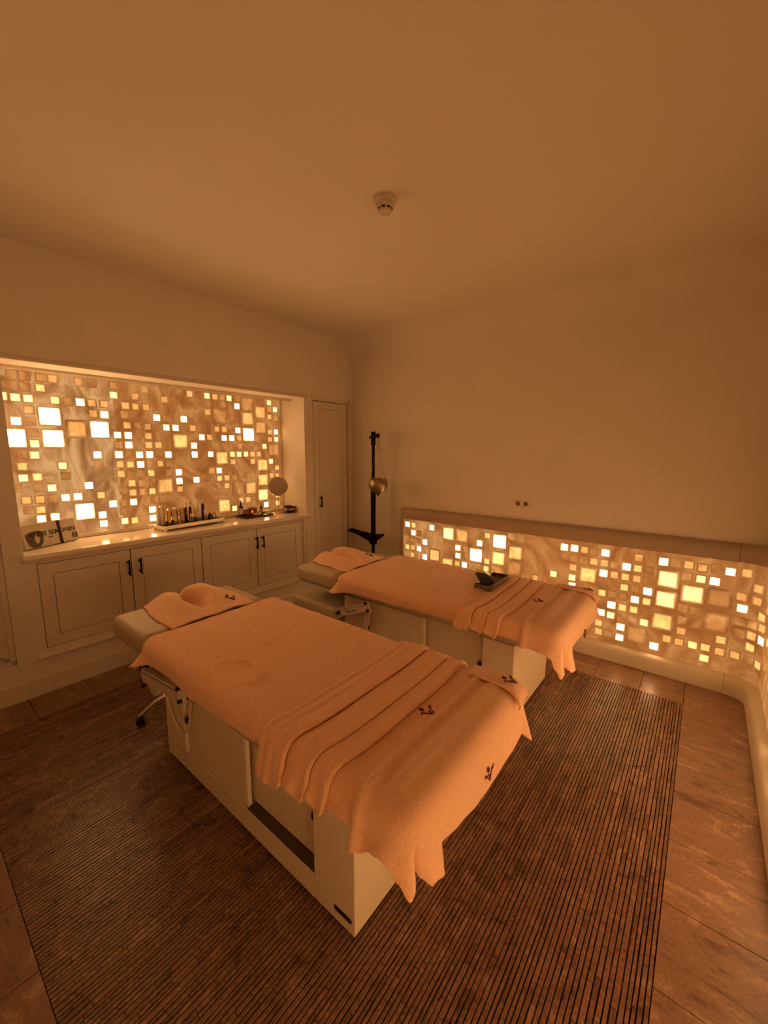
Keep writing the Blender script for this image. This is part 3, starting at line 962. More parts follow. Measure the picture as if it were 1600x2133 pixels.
def make_table(label, far):
    t = thing('massage_table', label, 'massage table', BO + Vector((-0.004 if far else 0, DY if far else 0, 0)), group='the two massage tables')
    mb = MB()
    bx(mb, -2.08, -0.957, 0.878, 1.44, 0.014, 0.5)
    mb.build('base_core', 'laminate', t)
    for x0 in (-2.04, -0.83):
        for y0 in (0.86, 1.38):
            mb = MB().lathe([(0.02, 0.0), (0.022, 0.004), (0.022, 0.014)], (x0 - BO.x, y0 - BO.y, 0), 14)
            mb.build('foot', 'black', t)
    bx(MB(), -2.106, -0.958, 0.81, 0.862, 0.012, 0.113, 0.002).build('bottom_rail', 'laminate', t)
    bx(MB(), -2.106, -0.958, 1.44, 1.46, 0.012, 0.5, 0.002).build('back_board', 'laminate', t)
    bx(MB(), -2.106, -1.905, 0.81, 0.862, 0.113, 0.5, 0.002).build('left_stile', 'laminate', t)
    bx(MB(), -1.905, -1.893, 0.809, 0.862, 0.113, 0.5).build('edge_strip', 'laminate_edge', t)
    d1 = bx(MB(), -1.888, -1.389, 0.82, 0.835, 0.118, 0.5).build('sliding_door', 'laminate', t)
    bx(MB(), -1.389, -1.374, 0.819, 0.836, 0.118, 0.5).build('door_edge', 'laminate_edge', d1)
    d2 = bx(MB(), -1.40, -0.959, 0.854, 0.868, 0.120, 0.5).build('sliding_door', 'laminate', t)
    for d, kx, ky, kz in ((d1, -1.863, 0.82, 0.304), (d2, -0.985, 0.854, 0.306)):
        mb = MB().lathe([(0.004, 0.0), (0.006, 0.004), (0.013, 0.008), (0.0155, 0.014), (0.013, 0.02), (0.006, 0.023), (0.0005, 0.0235)], (0, 0, 0), 16, 0.82, 1.2)
        k = mb.build('knob', 'black', d, smooth='all')
        k.matrix_local = Matrix.Translation(bp(kx, ky, kz)) @ Matrix.Rotation(R(90), 4, 'X')
    mb = MB()
    bx(mb, -1.372, -0.959, 0.812, 0.862, 0.1125, 0.1175)
    bx(mb, -1.372, -0.959, 0.824, 0.829, 0.1175, 0.122)
    mb.build('door_track', 'track', t)
    eb = bx(MB(), -0.956, -0.762, 0.81, 1.46, 0.012, 0.5, 0.003).build('end_block', 'laminate', t)
    zc, x0, x1 = 0.062, -0.848, -0.784
    out = [(x1 + 0.0095 * math.cos(w), zc + 0.0095 * math.sin(w)) for w in [R(-90 + 22.5 * k) for k in range(9)]] + [(x0 + 0.0095 * math.cos(w), zc + 0.0095 * math.sin(w)) for w in [R(90 + 22.5 * k) for k in range(9)]]
    plate(MB(), out, 0.8085, 0.8105).build('vent_slot', 'black', eb)
    vz = 0.438
    plate(MB(), [(-0.872, vz + 0.010), (-0.8685, vz + 0.010), (-0.8645, vz - 0.004), (-0.8555, vz + 0.007), (-0.852, vz + 0.007), (-0.8635, vz - 0.010), (-0.8665, vz - 0.010)], 0.8085, 0.8105).build('check_mark', 'white_label', eb)
    bx(MB(), -2.04, -0.6, 0.83, 1.42, 0.5, 0.536).build('lift_frame', 'metal_white', t)
    bx(MB(), -2.105, -0.505, 0.725, 1.505, 0.536, 0.674, 0.045).build('mattress', 'vinyl', t, smooth=True)
    # head cushion with its face opening hidden under the face towel
    hm = MB()
    bx(hm, -2.60, -2.15, 0.745, 1.088, 0.525, 0.662, 0.042)
    bx(hm, -2.60, -2.15, 1.182, 1.485, 0.525, 0.662, 0.042)
    bx(hm, -2.27, -2.152, 1.0, 1.27, 0.527, 0.660, 0.030)
    hc = hm.build('head_cushion', 'vinyl', t, smooth=True)
    bx(MB(), -2.53, -2.12, 0.80, 1.43, 0.512, 0.526).build('cushion_board', 'black', hc)
    mb = MB()
    for yy in (0.98, 1.25):
        mb.tube([bp(-2.5, yy, 0.518), bp(-2.0, yy, 0.518)], 0.009, 10)
    mb.build('support_rod', 'chrome', t, smooth=True)
    # bracket of the arm rest along the head end
    if far:
        A, B_, hgt = (-2.205, 0.335), (-1.835, 0.482), 0.062
    else:
        A, B_, hgt = (-2.235, 0.430), (-1.81, 0.482), 0.070
    br = MB()
    yb0, yb1 = 0.752, 0.772
    plate(br, rot_prism_xz(A, B_, hgt), yb0, yb1)
    dv = Vector((B_[0] - A[0], B_[1] - A[1])).normalized()
    bar = br.build('arm_bracket', 'metal_white', t)
    nv = Vector((-dv.y, dv.x))
    up = [(A[0] + nv.x * 0.018, A[1] + nv.y * 0.018), (B_[0] + nv.x * 0.018, B_[1] + nv.y * 0.018)]
    plate(MB(), rot_prism_xz(up[0], up[1], 0.003), yb0 - 0.0015, yb0 + 0.001).build('bracket_slot', 'track', bar)
    mb = MB()
    for P_ in (A, B_):
        for s_ in (-1, 1):
            px_, pz_ = P_[0] + nv.x * s_ * (hgt / 2 - 0.004), P_[1] + nv.y * s_ * (hgt / 2 - 0.004)
            mb.tube([bp(px_, yb0 - 0.005, pz_), bp(px_, yb1 + 0.02, pz_)], 0.010, 10)
    mb.build('pivot_bolt', 'bronze', bar, smooth=True)
    mb = MB()
    for P_, s_ in ((A, -1), (B_, 1)):
        w0 = rot_prism_xz((P_[0] + dv.x * 0.006 * s_ - nv.x * hgt * 0.62, P_[1] - nv.y * hgt * 0.62), (P_[0] + dv.x * 0.006 * s_ + nv.x * hgt * 0.62, P_[1] + nv.y * hgt * 0.62), 0.020)
        plate(mb, w0, yb0 + 0.012, yb0 + 0.03)
    mb.build('pivot_plate', 'metal_white', bar)
    mb = MB()
    ox, oz = (A[0] + dv.x * 0.10, A[1] + dv.y * 0.10) if far else (A[0] + 0.045, A[1] - 0.040)
    mb.lathe([(0.001, 0), (0.012, 0.002), (0.016, 0.008), (0.013, 0.016), (0.001, 0.02)], (0, 0, 0), 14, 1.75, 0.85)
    kb = mb.build('clamp_knob', 'black', bar, smooth='all')
    kb.matrix_local = Matrix.Translation(bp(ox, yb0 - 0.001, oz)) @ Matrix.Rotation(-math.atan2(dv.y, dv.x) - R(12), 4, 'Y') @ Matrix.Rotation(R(90), 4, 'X')
    cx_, cz_ = A[0] + dv.x * 0.235, A[1] + dv.y * 0.235 - 0.006
    if far:
        e1 = Vector((dv.x, 0, dv.y))
        e2 = Vector((-dv.y, 0, dv.x))
        m = Matrix((e1, e2, Vector((0, -1, 0)))).transposed().to_4x4()
        m.translation = bp(cx_, yb0 - 0.0008, cz_)
        text_mesh('Gharieni', 0.034, 'ink_grey', bar, 'lettering', m, sx=1.0)
        # rod down from the bracket
        plate(MB(), rot_prism_xz((-1.83, 0.46), (-1.875, 0.26), 0.026), 0.785, 0.795).build('link_bar', 'metal_white', t)
        sh = bx(MB(), -2.66, -2.14, 0.735, 1.40, 0.285, 0.395, 0.032).build('arm_shelf', 'vinyl', t, smooth=True)
        bx(MB(), -2.60, -2.10, 0.765, 1.37, 0.268, 0.287).build('shelf_board', 'metal_white', sh)
    else:
        fo = [(-2.245, 0.425), (-2.13, 0.44), (-2.10, 0.40), (-2.115, 0.345), (-2.15, 0.325), (-2.19, 0.335), (-2.225, 0.365)]
        plate(MB(), fo, 0.775, 0.812).build('bracket_foot', 'metal_white', t)
        cab = [bp(-2.04, 0.785, 0.44), bp(-2.045, 0.795, 0.38), bp(-2.02, 0.798, 0.30), bp(-1.965, 0.80, 0.238), bp(-1.90, 0.802, 0.222), bp(-1.855, 0.805, 0.255), bp(-1.835, 0.81, 0.33), bp(-1.82, 0.812, 0.42)]
        # smooth the hanging lead
        sm = []
        for i in range(len(cab) - 1):
            p0, p1, p2, p3 = cab[max(i - 1, 0)], cab[i], cab[i + 1], cab[min(i + 2, len(cab) - 1)]
            for k in range(5):
                q = k / 5
                sm.append(0.5 * ((2 * p1) + (p2 - p0) * q + (2 * p0 - 5 * p1 + 4 * p2 - p3) * q * q + (3 * p1 - p0 - 3 * p2 + p3) * q ** 3))
        sm.append(cab[-1])
        MB().tube(sm, 0.0055, 8).build('power_lead', 'laminate', t, smooth=True)
    return t


table_near = make_table('white massage table with sliding doors, the nearer one, black slot low on its corner', False)
table_far = make_table('white massage table standing behind the other, close to the low glowing wall', True)

# ------------------------------------------------------------------ terry cloths
PX0, PX1, PY0, PY1, ZT = -2.118, -0.492, 0.712, 1.518, 0.682
ER = 0.05


def sm01(a, b, x):
    t = max(0.0, min(1.0, (x - a) / (b - a)))
    return t * t * (3 - 2 * t)


def lerp_tab(tab, x):
    if x <= tab[0][0]:
        return tab[0][1]
    for (a, va), (b, vb) in zip(tab, tab[1:]):
        if x <= b:
            t = (x - a) / (b - a)
            t = t * t * (3 - 2 * t)
            return va + (vb - va) * t
    return tab[-1][1]


def nz(x, y, z, s=1.0):
    return noise.noise(Vector((x * s, y * s, z * s)))


def emblem(parent, origin, right, up, size, wid=0.0021, name='embroidered_flower', lift=0.0012):
    """stitched flower: bud on top, two curled leaves meeting at the foot"""
    nn = right.cross(up).normalized()
    paths = [[(-0.50, 0.02), (-0.40, 0.12), (-0.30, 0.08), (-0.18, -0.12), (0.0, -0.34), (0.14, -0.50)],
             [(0.14, -0.50), (0.19, -0.30), (0.24, -0.05), (0.30, 0.14), (0.38, 0.17), (0.42, 0.05), (0.47, 0.16), (0.50, 0.28)],
             [(0.02, -0.05), (0.05, -0.18), (0.08, -0.28)],
             [(-0.02, -0.12), (0.10, -0.12)],
             [(-0.14, 0.48), (-0.06, 0.38), (-0.04, 0.26), (-0.10, 0.18), (-0.19, 0.24), (-0.22, 0.36), (-0.14, 0.48)],
             [(-0.13, 0.42), (-0.12, 0.24)]]
    mb = MB()
    for p in paths:
        mb.tube([origin + right * (a * size) + up * (b * size) + nn * lift for a, b in p], wid, 5)
    return mb.build(name, 'thread', parent, smooth=True)


def make_sheet(label, off, hem_front, seed, group):
    """fitted terry cover: flat top, rounded edges, short hanging skirt with a loose corner"""
    t_pts = []     # (corner centre or straight line point, outward dir, tag)
    ix0, ix1, iy0, iy1 = PX0 + ER, PX1 - ER, PY0 + ER, PY1 - ER
    cr_ = 0.02
    NX, NY, NC = 120, 44, 12

    hy_ = (iy1 - iy0) / 2

    def outline(inset, rad):
        out = []
        ins = inset
        a0, a1, b0, b1 = ix0 + ins + rad, ix1 - ins - rad, iy0 + ins + rad, iy1 - ins - rad
        for k in range(NX):
            out.append(((a0 + (a1 - a0) * k / (NX - 1), b0), (0, -1)))
        for k in range(1, NC):
            w = R(-90 + 90 * k / NC)
            out.append(((a1, b0), (math.cos(w), math.sin(w))))
        for k in range(NY):
            out.append(((a1, b0 + (b1 - b0) * k / (NY - 1)), (1, 0)))
        for k in range(1, NC):
            w = R(90 * k / NC)
            out.append(((a1, b1), (math.cos(w), math.sin(w))))
        for k in range(NX):
            out.append(((a1 + (a0 - a1) * k / (NX - 1), b1), (0, 1)))
        for k in range(1, NC):
            w = R(90 + 90 * k / NC)
            out.append(((a0, b1), (math.cos(w), math.sin(w))))
        for k in range(NY):
            out.append(((a0, b1 + (b0 - b1) * k / (NY - 1)), (-1, 0)))
        for k in range(1, NC):
            w = R(180 + 90 * k / NC)
            out.append(((a0, b0), (math.cos(w), math.sin(w))))
        return out

    base = outline(0, cr_)
    n = len(base)
    rows = []
    for q in [1.0] + [0.975 - 0.025 * k_ for k_ in range(39)]:
        cq = min(cr_, hy_ * (1 - q))
        ol = outline(q * hy_, cq)
        rows.append([Vector((p[0] + d[0] * cq, p[1] + d[1] * cq, ZT)) for p, d in ol])
    for k in range(0, 9):
        w = PI / 2 * k / 8
        rows.append([Vector((p[0] + d[0] * (cr_ + ER * math.sin(w)), p[1] + d[1] * (cr_ + ER * math.sin(w)), ZT - ER * (1 - math.cos(w)))) for p, d in base])
    NS = 14
    for k in range(1, NS + 1):
        q = k / NS
        row = []
        for p, d in base:
            X_, Y_ = p[0] + d[0] * (cr_ + ER), p[1] + d[1] * (cr_ + ER)
            # hem height and flare around the outline
            if d[1] < -0.7 and d[0] > -0.7:
                hem = lerp_tab(hem_front, X_)
            elif d[0] > 0.7:
                hem = 0.54
            elif d[1] > 0.7:
                hem = 0.52
            else:
                hem = lerp_tab([(PY0, 0.520), (PY0 + 0.12, 0.53), (PY1, 0.54)], Y_)
            fl = 0.006 * nz(X_ * 7, Y_ * 7, seed)
            corner = (1 if d[0] < -0.05 and d[1] < -0.05 else 0) * 2 * abs(d[0] * d[1])
            fl += 0.055 * corner
            if d[0] < -0.9:
                fl += 0.05 * sm01(PY0 + 0.16, PY0 + 0.04, Y_)
            if d[1] < -0.9:
                fl += 0.02 * sm01(PX0 + 0.14, PX0 + 0.05, X_)
            hem += 0.006 * nz(X_ * 9, Y_ * 9, seed + 3)
            z_ = (ZT - ER) + (hem - (ZT - ER)) * q
            f2 = fl * q ** 1.4 - (0.008 * q if corner == 0 else 0)
            row.append(Vector((X_ + d[0] * f2, Y_ + d[1] * f2, z_)))
        rows.append(row)
    # soft creases on the lying part
    for row in rows:
        for v in row:
            top = sm01(0.60, 0.68, v.z)
            a = nz(v.x * 3.2 + v.y * 5.5, v.y * 1.8 - v.x * 1.2, seed) * 0.004
            a += max(0.0, nz(v.x * 7 + v.y * 3, v.y * 15, seed + 9)) * 0.0045
            a += 0.005 * math.exp(-((v.x + 1.62 + 0.05 * math.sin(v.y * 5)) / 0.012) ** 2)
            a += max(0.0, nz(v.x * 16 + v.y * 10, v.y * 5 - v.x * 3, seed + 13) - 0.12) * 0.010 * sm01(-1.0, -1.3, v.x)
            v.z += a * top
            v.y += nz(v.x * 6, v.z * 9, seed + 5) * 0.005 * (1 - top) * (1 if v.y < 1.1 else -1)
    # a round ruck near the middle of the front half
    for row in rows:
        for v in row:
            if v.z > 0.66:
                dx, dy = v.x + 1.45, v.y - 0.86
                dd = math.hypot(dx * 0.7, dy * 1.2)
                v.z += 0.012 * math.exp(-((dd - 0.075) / 0.017) ** 2) * sm01(-0.05, 0.05, dy + 0.03)
    mb = MB()
    o = 0
    for row in rows:
        mb.v += [tuple(v - BO) for v in row]
    for i in range(len(rows) - 1):
        for k in range(n):
            k2 = (k + 1) % n
            mb.f.append((i * n + k, i * n + k2, (i + 1) * n + k2, (i + 1) * n + k))
    ob = mb.build('bed_cover', 'towel', smooth='all', solid=0.005, weld=True)
    ob.location = BO + off
    return tag(ob, label, 'bed cover', group)


HEM_F = [(-2.20, 0.520), (-2.10, 0.555), (-2.02, 0.575), (-1.83, 0.585), (-1.70, 0.570), (-1.62, 0.558), (-1.55, 0.572), (-1.39, 0.580), (-1.21, 0.592), (-1.09, 0.606), (-0.75, 0.590), (-0.5, 0.57)]
FAR = Vector((-0.004, DY, 0))
make_sheet('plain peach terry cover stretched over the nearer massage table', Vector((0, 0, 0)), HEM_F, 1.3, 'terry covers')
make_sheet('plain peach terry cover stretched over the farther massage table', FAR, [(-2.2, 0.51), (-2.1, 0.55), (-1.9, 0.575), (-1.2, 0.585), (-0.5, 0.58)], 7.7, 'terry covers')


def cross(s, o, hemf, hemb, bulge=0.0):
    """point and outward normal of the bed's cross-section at 0..1, o outside the cover"""
    Lf, La, Lt, Lb = (ZT - ER) - hemf, ER * PI / 2, (PY1 - PY0 - 2 * ER), (ZT - ER) - hemb
    d = s * (Lf + La * 2 + Lt + Lb)
    if d < Lf:
        w = 1 - d / Lf
        return Vector((0, PY0 - o - bulge * w ** 1.3, hemf + d)), Vector((0, -1, 0))
    d -= Lf
    if d < La:
        a = d / ER
        return Vector((0, PY0 + ER - (ER + o) * math.cos(a), ZT - ER + (ER + o) * math.sin(a))), Vector((0, -math.cos(a), math.sin(a)))
    d -= La
    if d < Lt:
        return Vector((0, PY0 + ER + d, ZT + o)), Vector((0, 0, 1))
    d -= Lt
    if d < La:
        a = d / ER
        return Vector((0, PY1 - ER + (ER + o) * math.sin(a), ZT - ER + (ER + o) * math.cos(a))), Vector((0, math.sin(a), math.cos(a)))
    d -= La
    w = d / max(Lb, 1e-6)
    return Vector((0, PY1 + o + 0.01 * w, ZT - ER - d)), Vector((0, 1, 0))


def make_throw(label, off, folds, hems, seed, thick=1.0):
    """towel laid across the table in stepped pleats; folds: x of the left edge, then of each pleat edge, then the right end"""
    prof = []      # (x, height above the cover, index for the hem)
    xl = folds[0]
    prof += [(xl + 0.004, 0.0035, 0.0), (xl - 0.004, 0.006, 0.0), (xl - 0.003, 0.011, 0.02), (xl + 0.006, 0.0155, 0.05)]
    for i in range(1, len(folds) - 1):
        a, b = folds[i - 1], folds[i]
        top = (0.024 - 0.0032 * (i - 1)) * thick
        for q in (0.12, 0.18, 0.24, 0.3, 0.36, 0.42, 0.48, 0.54, 0.6, 0.66, 0.72, 0.78, 0.84, 0.9, 0.95):
            prof.append((a + (b - a) * q, top * (0.62 + 0.38 * q) + (0.0016 * math.sin(q * 9 + i * 2) if i > 1 else 0.0042 * math.sin(q * 17 + 0.5) * (1 - q)), i - 1 + q))
        prof += [(b - 0.002, top * 0.98, i - 0.01), (b + 0.003, top * 0.78, i), (b + 0.003, top * 0.5, i), (b - 0.002, top * 0.30, i + 0.01), (b - 0.0015, top * 0.22, i + 0.02), (b + 0.006, top * 0.25, i + 0.04)]
    a, b = folds[-2], folds[-1]
    for q in (0.2, 0.4, 0.6, 0.8, 1.0):
        prof.append((a + (b - a) * q, 0.006, len(folds) - 2 + q))
    NSS = 92
    pts = []
    for x_, h, fi in prof:
        hem = lerp_lin(hems, fi)
        col = []
        for k in range(NSS):
            s = k / (NSS - 1)
            p, nn = cross(s, 0.005 + h, hem, 0.52, 0.012)
            front = sm01(PY0 + 0.12, PY0 - 0.01, p.y)
            fan = 0.020 * math.sin((p.y - PY0) * 3.1 + seed) * (1 - front) + 0.012 * nz(p.y * 3, x_ * 2, seed)
            hang = sm01(0.64, hem, p.z) if p.y < PY0 + 0.05 else 0.0
            x2 = x_ + fan - 0.012 * hang * (1 if fi < 3.2 else 0)
            p = p + nn * (0.0016 * nz(x_ * 30, p.y * 5, p.z * 5 + seed) + 0.004 * hang * math.sin(fi * 6.28))
            col.append(Vector((x2, p.y, p.z)) - BO)
        pts.append(col)
    mb = MB().grid(pts, len(prof), NSS)
    ob = mb.build('folded_towel', 'towel', smooth='all', solid=0.0035)
    ob.location = BO + off
    return tag(ob, label, 'towel', 'pleated towels across the tables')


def lerp_lin(tab, x):
    if x <= tab[0][0]:
        return tab[0][1]
    for (a, va), (b, vb) in zip(tab, tab[1:]):
        if x <= b:
            return va + (vb - va) * (x - a) / (b - a)
    return tab[-1][1]


HEMS = [(0, 0.545), (0.15, 0.530), (0.8, 0.533), (0.97, 0.543), (1.0, 0.556), (1.05, 0.575), (1.8, 0.553), (1.97, 0.560), (2.0, 0.572), (2.05, 0.59), (2.8, 0.560), (2.97, 0.565), (3.0, 0.575), (3.05, 0.60), (4.2, 0.60)]
th_n = make_throw('peach towel in stepped pleats across the nearer table, with a stitched plum flower', Vector((0, 0, 0)), [-1.075, -0.945, -0.832, -0.752, -0.56], HEMS, 0.4)
HEMS2 = [(0, 0.58), (0.2, 0.567), (0.97, 0.570), (1.0, 0.58), (1.05, 0.60), (1.97, 0.572), (2.0, 0.585), (2.05, 0.60), (2.97, 0.567), (3.0, 0.58), (3.05, 0.60), (4.2, 0.60)]
th_f = make_throw('peach towel in stepped pleats across the farther table, under the little grey tray', FAR, [-1.075, -0.985, -0.90, -0.815, -0.58], HEMS2, 0.9, 0.85)
emblem(th_n, Vector((-0.690, 1.115, ZT + 0.0135)) - BO, Vector((0.10, 0.995, 0)), Vector((-0.995, 0.10, 0)), 0.062)
emblem(th_f, Vector((-0.735, 1.10, ZT + 0.0135)) - BO, Vector((0.10, 0.995, 0)), Vector((-0.995, 0.10, 0)), 0.062)


def make_foot_towel(label, off, left, ctrl, seed):
    """towel over the foot end; ctrl: stations round the outline (position 0..5, hem height, bulge of the hem)"""
    rr = 0.055
    o = 0.0125
    X1, Y0, Y1 = PX1, PY0, PY1

    def outline(inset, n1=14, nc=30, n2=60):
        """front edge (left->corner), corner, foot edge, corner, back edge"""
        x1, y0, y1 = X1 - inset, Y0 + inset, Y1 - inset
        r_ = max(rr - inset, 0.004)
        cx = max(x1 - r_, left + 0.001)
        out = []
        for k in range(n1):
            q = k / n1
            out.append((left + (cx - left) * q, y0, 0, -1, q))
        for k in range(nc):
            w = R(-90 + 90 * k / nc)
            out.append((cx + r_ * math.cos(w), y0 + r_ + r_ * math.sin(w), math.cos(w), math.sin(w), 1 + k / nc))
        for k in range(n2):
            q = k / n2
            out.append((cx + r_, y0 + r_ + (y1 - y0 - 2 * r_) * q, 1, 0, 2 + q))
        for k in range(nc):
            w = R(90 * k / nc)
            out.append((cx + r_ * math.cos(w), y1 - r_ + r_ * math.sin(w), math.cos(w), math.sin(w), 3 + k / nc))
        for k in range(n1 + 1):
            q = k / n1
            out.append((cx + (left - cx) * q, y1, 0, 1, 4 + q))
        return out

    hz = [(c[0], c[1]) for c in ctrl]
    hf = [(c[0], c[2]) for c in ctrl]
    rows = []
    W = X1 - left - 0.002
    for q in (0.995, 0.9, 0.8, 0.7, 0.62, 0.54, 0.46, 0.4):
        ins = ER + (W - ER) * q
        rows.append([Vector((a, b, ZT + o)) for a, b, c, d, e in outline(ins)])
    for q in (0.3, 0.2, 0.1):
        ins = ER + (W - ER) * q
        rows.append([Vector((a, b, ZT + o)) for a, b, c, d, e in outline(ins)])
    for k in range(0, 9):
        w = PI / 2 * k / 8
        rows.append([Vector((a + c * o * math.sin(w), b + d * o * math.sin(w), ZT - ER + (ER + o) * math.cos(w))) for a, b, c, d, e in outline(ER * (1 - math.sin(w)))])
    NS = 18
    base = outline(0)
    for k in range(1, NS + 1):
        q = k / NS
        row = []
        for a, b, c, d, e in base:
            hem = lerp_tab(hz, e)
            f = (lerp_tab(hf, e) + 0.011 * sm01(1.3, 0.9, e)) * q ** 1.15 + 0.003 * nz(a * 14, b * 14, q * 2 + seed)
            z_ = ZT - ER + (hem - (ZT - ER)) * q
            row.append(Vector((a + c * (o + f), b + d * (o + f), z_)))
        rows.append(row)
    for row in rows:
        for v in row:
            if v.z > ZT - 0.03:
                v.z += 0.012 * math.exp(-((v.x - (left + 0.085)) / 0.018) ** 2) * sm01(PY0, PY0 + 0.12, v.y)
                v.z += 0.002 * nz(v.x * 12, v.y * 6, seed)
                v.z += 0.011 * math.exp(-((v.x - left - 0.014) / 0.015) ** 2)
            elif v.y < PY0 + 0.02 and v.x < X1 - 0.07:
                v.y -= 0.012 * math.exp(-((v.x - left - 0.014) / 0.016) ** 2) + 0.003 * math.sin((v.x - left) * 75) * sm01(0.62, 0.56, v.z)
            v.x += 0.012 * nz(v.y * 2.5, 0, seed) * sm01(X1 - 0.05, left, v.x)
    n = len(rows[0])
    mb = MB().grid([[v - BO for v in r_] for r_ in rows], len(rows), n)
    ob = mb.build('foot_towel', 'towel2', smooth='all', solid=0.004)
    ob.location = BO + off
    tag(ob, label, 'towel', 'towels over the foot ends')
    # hem corner turned back on top along the far side
    pts = []
    NU, NV = 26, 12
    for i in range(NU):
        u = i / (NU - 1)
        d = u * 0.255
        flat = X1 - ER - left + 0.02
        col = []
        for j in range(NV):
            v = j / (NV - 1)
            yy = PY1 - 0.004 - v * (0.098 + 0.02 * u)
            o2 = o + 0.010 + 0.014 * (0.35 + 0.65 * v) * (1 - 0.35 * u) * sm01(0, 0.25, v + 0.1)
            if d < flat:
                x_, z_ = left - 0.02 + d, ZT + o2
            else:
                a = (d - flat) / ER
                a = min(a, 1.25)
                x_, z_ = X1 - ER + (ER + o2) * math.sin(a), ZT - ER + (ER + o2) * math.cos(a)
            # the back edge follows the rounded long edge of the table
            if v < 0.3:
                z_ -= 0.018 * (1 - v / 0.3) ** 2
            if v > 0.88:
                z_ -= 0.010 * ((v - 0.88) / 0.12) ** 2
            col.append(Vector((x_, yy + 0.012 * math.sin(u * 2.0) - 0.01, z_ + 0.002 * nz(u * 5, v * 3, seed))) - BO)
        pts.append(col)
    fl = MB().grid(pts, NU, NV).build('turned_back_corner', 'towel2', ob, smooth='all', solid=0.006)
    emblem(fl, Vector((-0.528, 1.452, ZT + o + 0.0235)) - BO, Vector((0.15, 0.98, -0.06)).normalized(), Vector((-0.98, 0.15, 0.14)).normalized(), 0.058)
    # stitched flower on the hanging end
    emblem(ob, Vector((X1 + o + 0.004, 1.165, 0.535)) - BO, Vector((0, 1, 0)), Vector((0, 0, 1)), 0.062)
    return ob


CT_N = [(0, 0.548, 0.006), (0.35, 0.556, 0.010), (0.7, 0.580, 0.008), (0.95, 0.588, 0.012), (1.12, 0.58, 0.018), (1.34, 0.545, 0.026), (1.54, 0.508, 0.040), (1.64, 0.518, 0.028), (1.73, 0.55, -0.012), (1.85, 0.525, 0.012),
        (2.02, 0.500, 0.032), (2.075, 0.488, 0.036), (2.11, 0.475, 0.020), (2.14, 0.518, -0.004), (2.3, 0.49, -0.004), (2.5, 0.462, -0.004), (2.9, 0.466, -0.004), (3.0, 0.480, -0.004), (3.2, 0.49, 0.0), (3.42, 0.445, 0.05), (3.62, 0.45, 0.05), (3.85, 0.49, 0.01), (4.2, 0.52, 0.006), (5, 0.54, 0.004)]
CT_F = [(0, 0.572, 0.004), (0.5, 0.575, 0.006), (0.9, 0.572, 0.012), (1.12, 0.558, 0.018), (1.30, 0.503, 0.030), (1.46, 0.463, 0.042), (1.62, 0.478, 0.03), (1.74, 0.528, -0.010), (1.86, 0.498, 0.010),
        (2.02, 0.473, 0.036), (2.075, 0.468, 0.040), (2.12, 0.498, 0.020), (2.16, 0.543, -0.004), (2.3, 0.548, -0.004), (2.6, 0.528, -0.004), (3.0, 0.512, -0.004), (3.2, 0.522, 0.0), (3.42, 0.497, 0.045), (3.62, 0.497, 0.045), (3.85, 0.522, 0.01), (5, 0.552, 0.004)]
make_foot_towel('peach towel draped over the foot end of the nearer table, one corner turned back', Vector((0, 0, 0)), -0.662, CT_N, 2.2)
make_foot_towel('peach towel draped over the foot end of the farther table, beside the low glowing wall', FAR, -0.695, CT_F, 5.1)


def make_face_towel(label, off, seed, shift=0.0):
    """towel over the head cushion, parted along the middle for the face opening"""
    NU, NV = 44, 64
    pts = []
    for i in range(NU):
        u = i / (NU - 1)
        col = []
        for j in range(NV):
            v = j / (NV - 1)
            yc = 1.135 + shift
            wide = 0.248 - 0.03 * (1 - u) + 0.02 * math.sin(u * 3)
            y_ = yc + (v - 0.5) * 2 * wide + 0.012 * nz(u * 4, v * 4, seed)
            x_ = -2.628 + 0.502 * u + 0.05 * (v - 0.5) ** 2 * (1 - u) * 4 * 0.5
            dy = (y_ - yc)
            z_ = 0.670
            lob = 0.062 * math.exp(-((dy + 0.105) / 0.085) ** 2) + 0.070 * math.exp(-((dy - 0.095) / 0.10) ** 2)
            z_ += lob * sm01(-0.08, 0.2, u) * (1 - 0.80 * sm01(0.40, 1.0, u))
            slit = sm01(0.85, 0.55, u)
            z_ -= 0.15 * slit * math.exp(-(dy / (0.016 + 0.036 * math.exp(-((u - 0.48) / 0.22) ** 2))) ** 2) * sm01(0.08, 0.36, u)
            z_ -= 0.022 * math.exp(-((dy + 0.01) / 0.035) ** 2) * sm01(0.45, 0.1, u)
            # falls over the back edge and sides of the cushion
            z_ -= 0.055 * sm01(0.10, 0.0, u) ** 1.3
            z_ -= 0.004 * sm01(0.8, 1.0, u)
            e = max(0.0, abs(dy) - (wide - 0.04)) / 0.04
            z_ -= 0.004 * e * e
            z_ += 0.004 * nz(u * 7, v * 9, seed + 4) * 1.0
            if u < 0.16:
                z_ += 0.016 * math.exp(-((dy - 0.03) / 0.03) ** 2) + 0.010 * math.exp(-((dy + 0.03) / 0.02) ** 2)
            col.append(Vector((x_, y_, max(z_, 0.57))) - BO)
        pts.append(col)
    ob = MB().grid(pts, NU, NV).build('face_towel', 'towel2', smooth='all', solid=0.006)
    ob.location = BO + off
    tag(ob, label, 'towel', 'face towels on the head cushions')
    p = pts[int(0.76 * NU)][int(0.79 * NV)] + Vector((0, 0, 0.006))
    px_ = pts[int(0.76 * NU) + 2][int(0.79 * NV)] - pts[int(0.76 * NU) - 2][int(0.79 * NV)]
    py_ = pts[int(0.76 * NU)][int(0.79 * NV) + 4] - pts[int(0.76 * NU)][int(0.79 * NV) - 4]
    nn = px_.cross(py_).normalized()
    up = (-px_).normalized()
    rt = up.cross(nn).normalized()
    emblem(ob, p, rt, up, 0.076, 0.0026)
    return ob


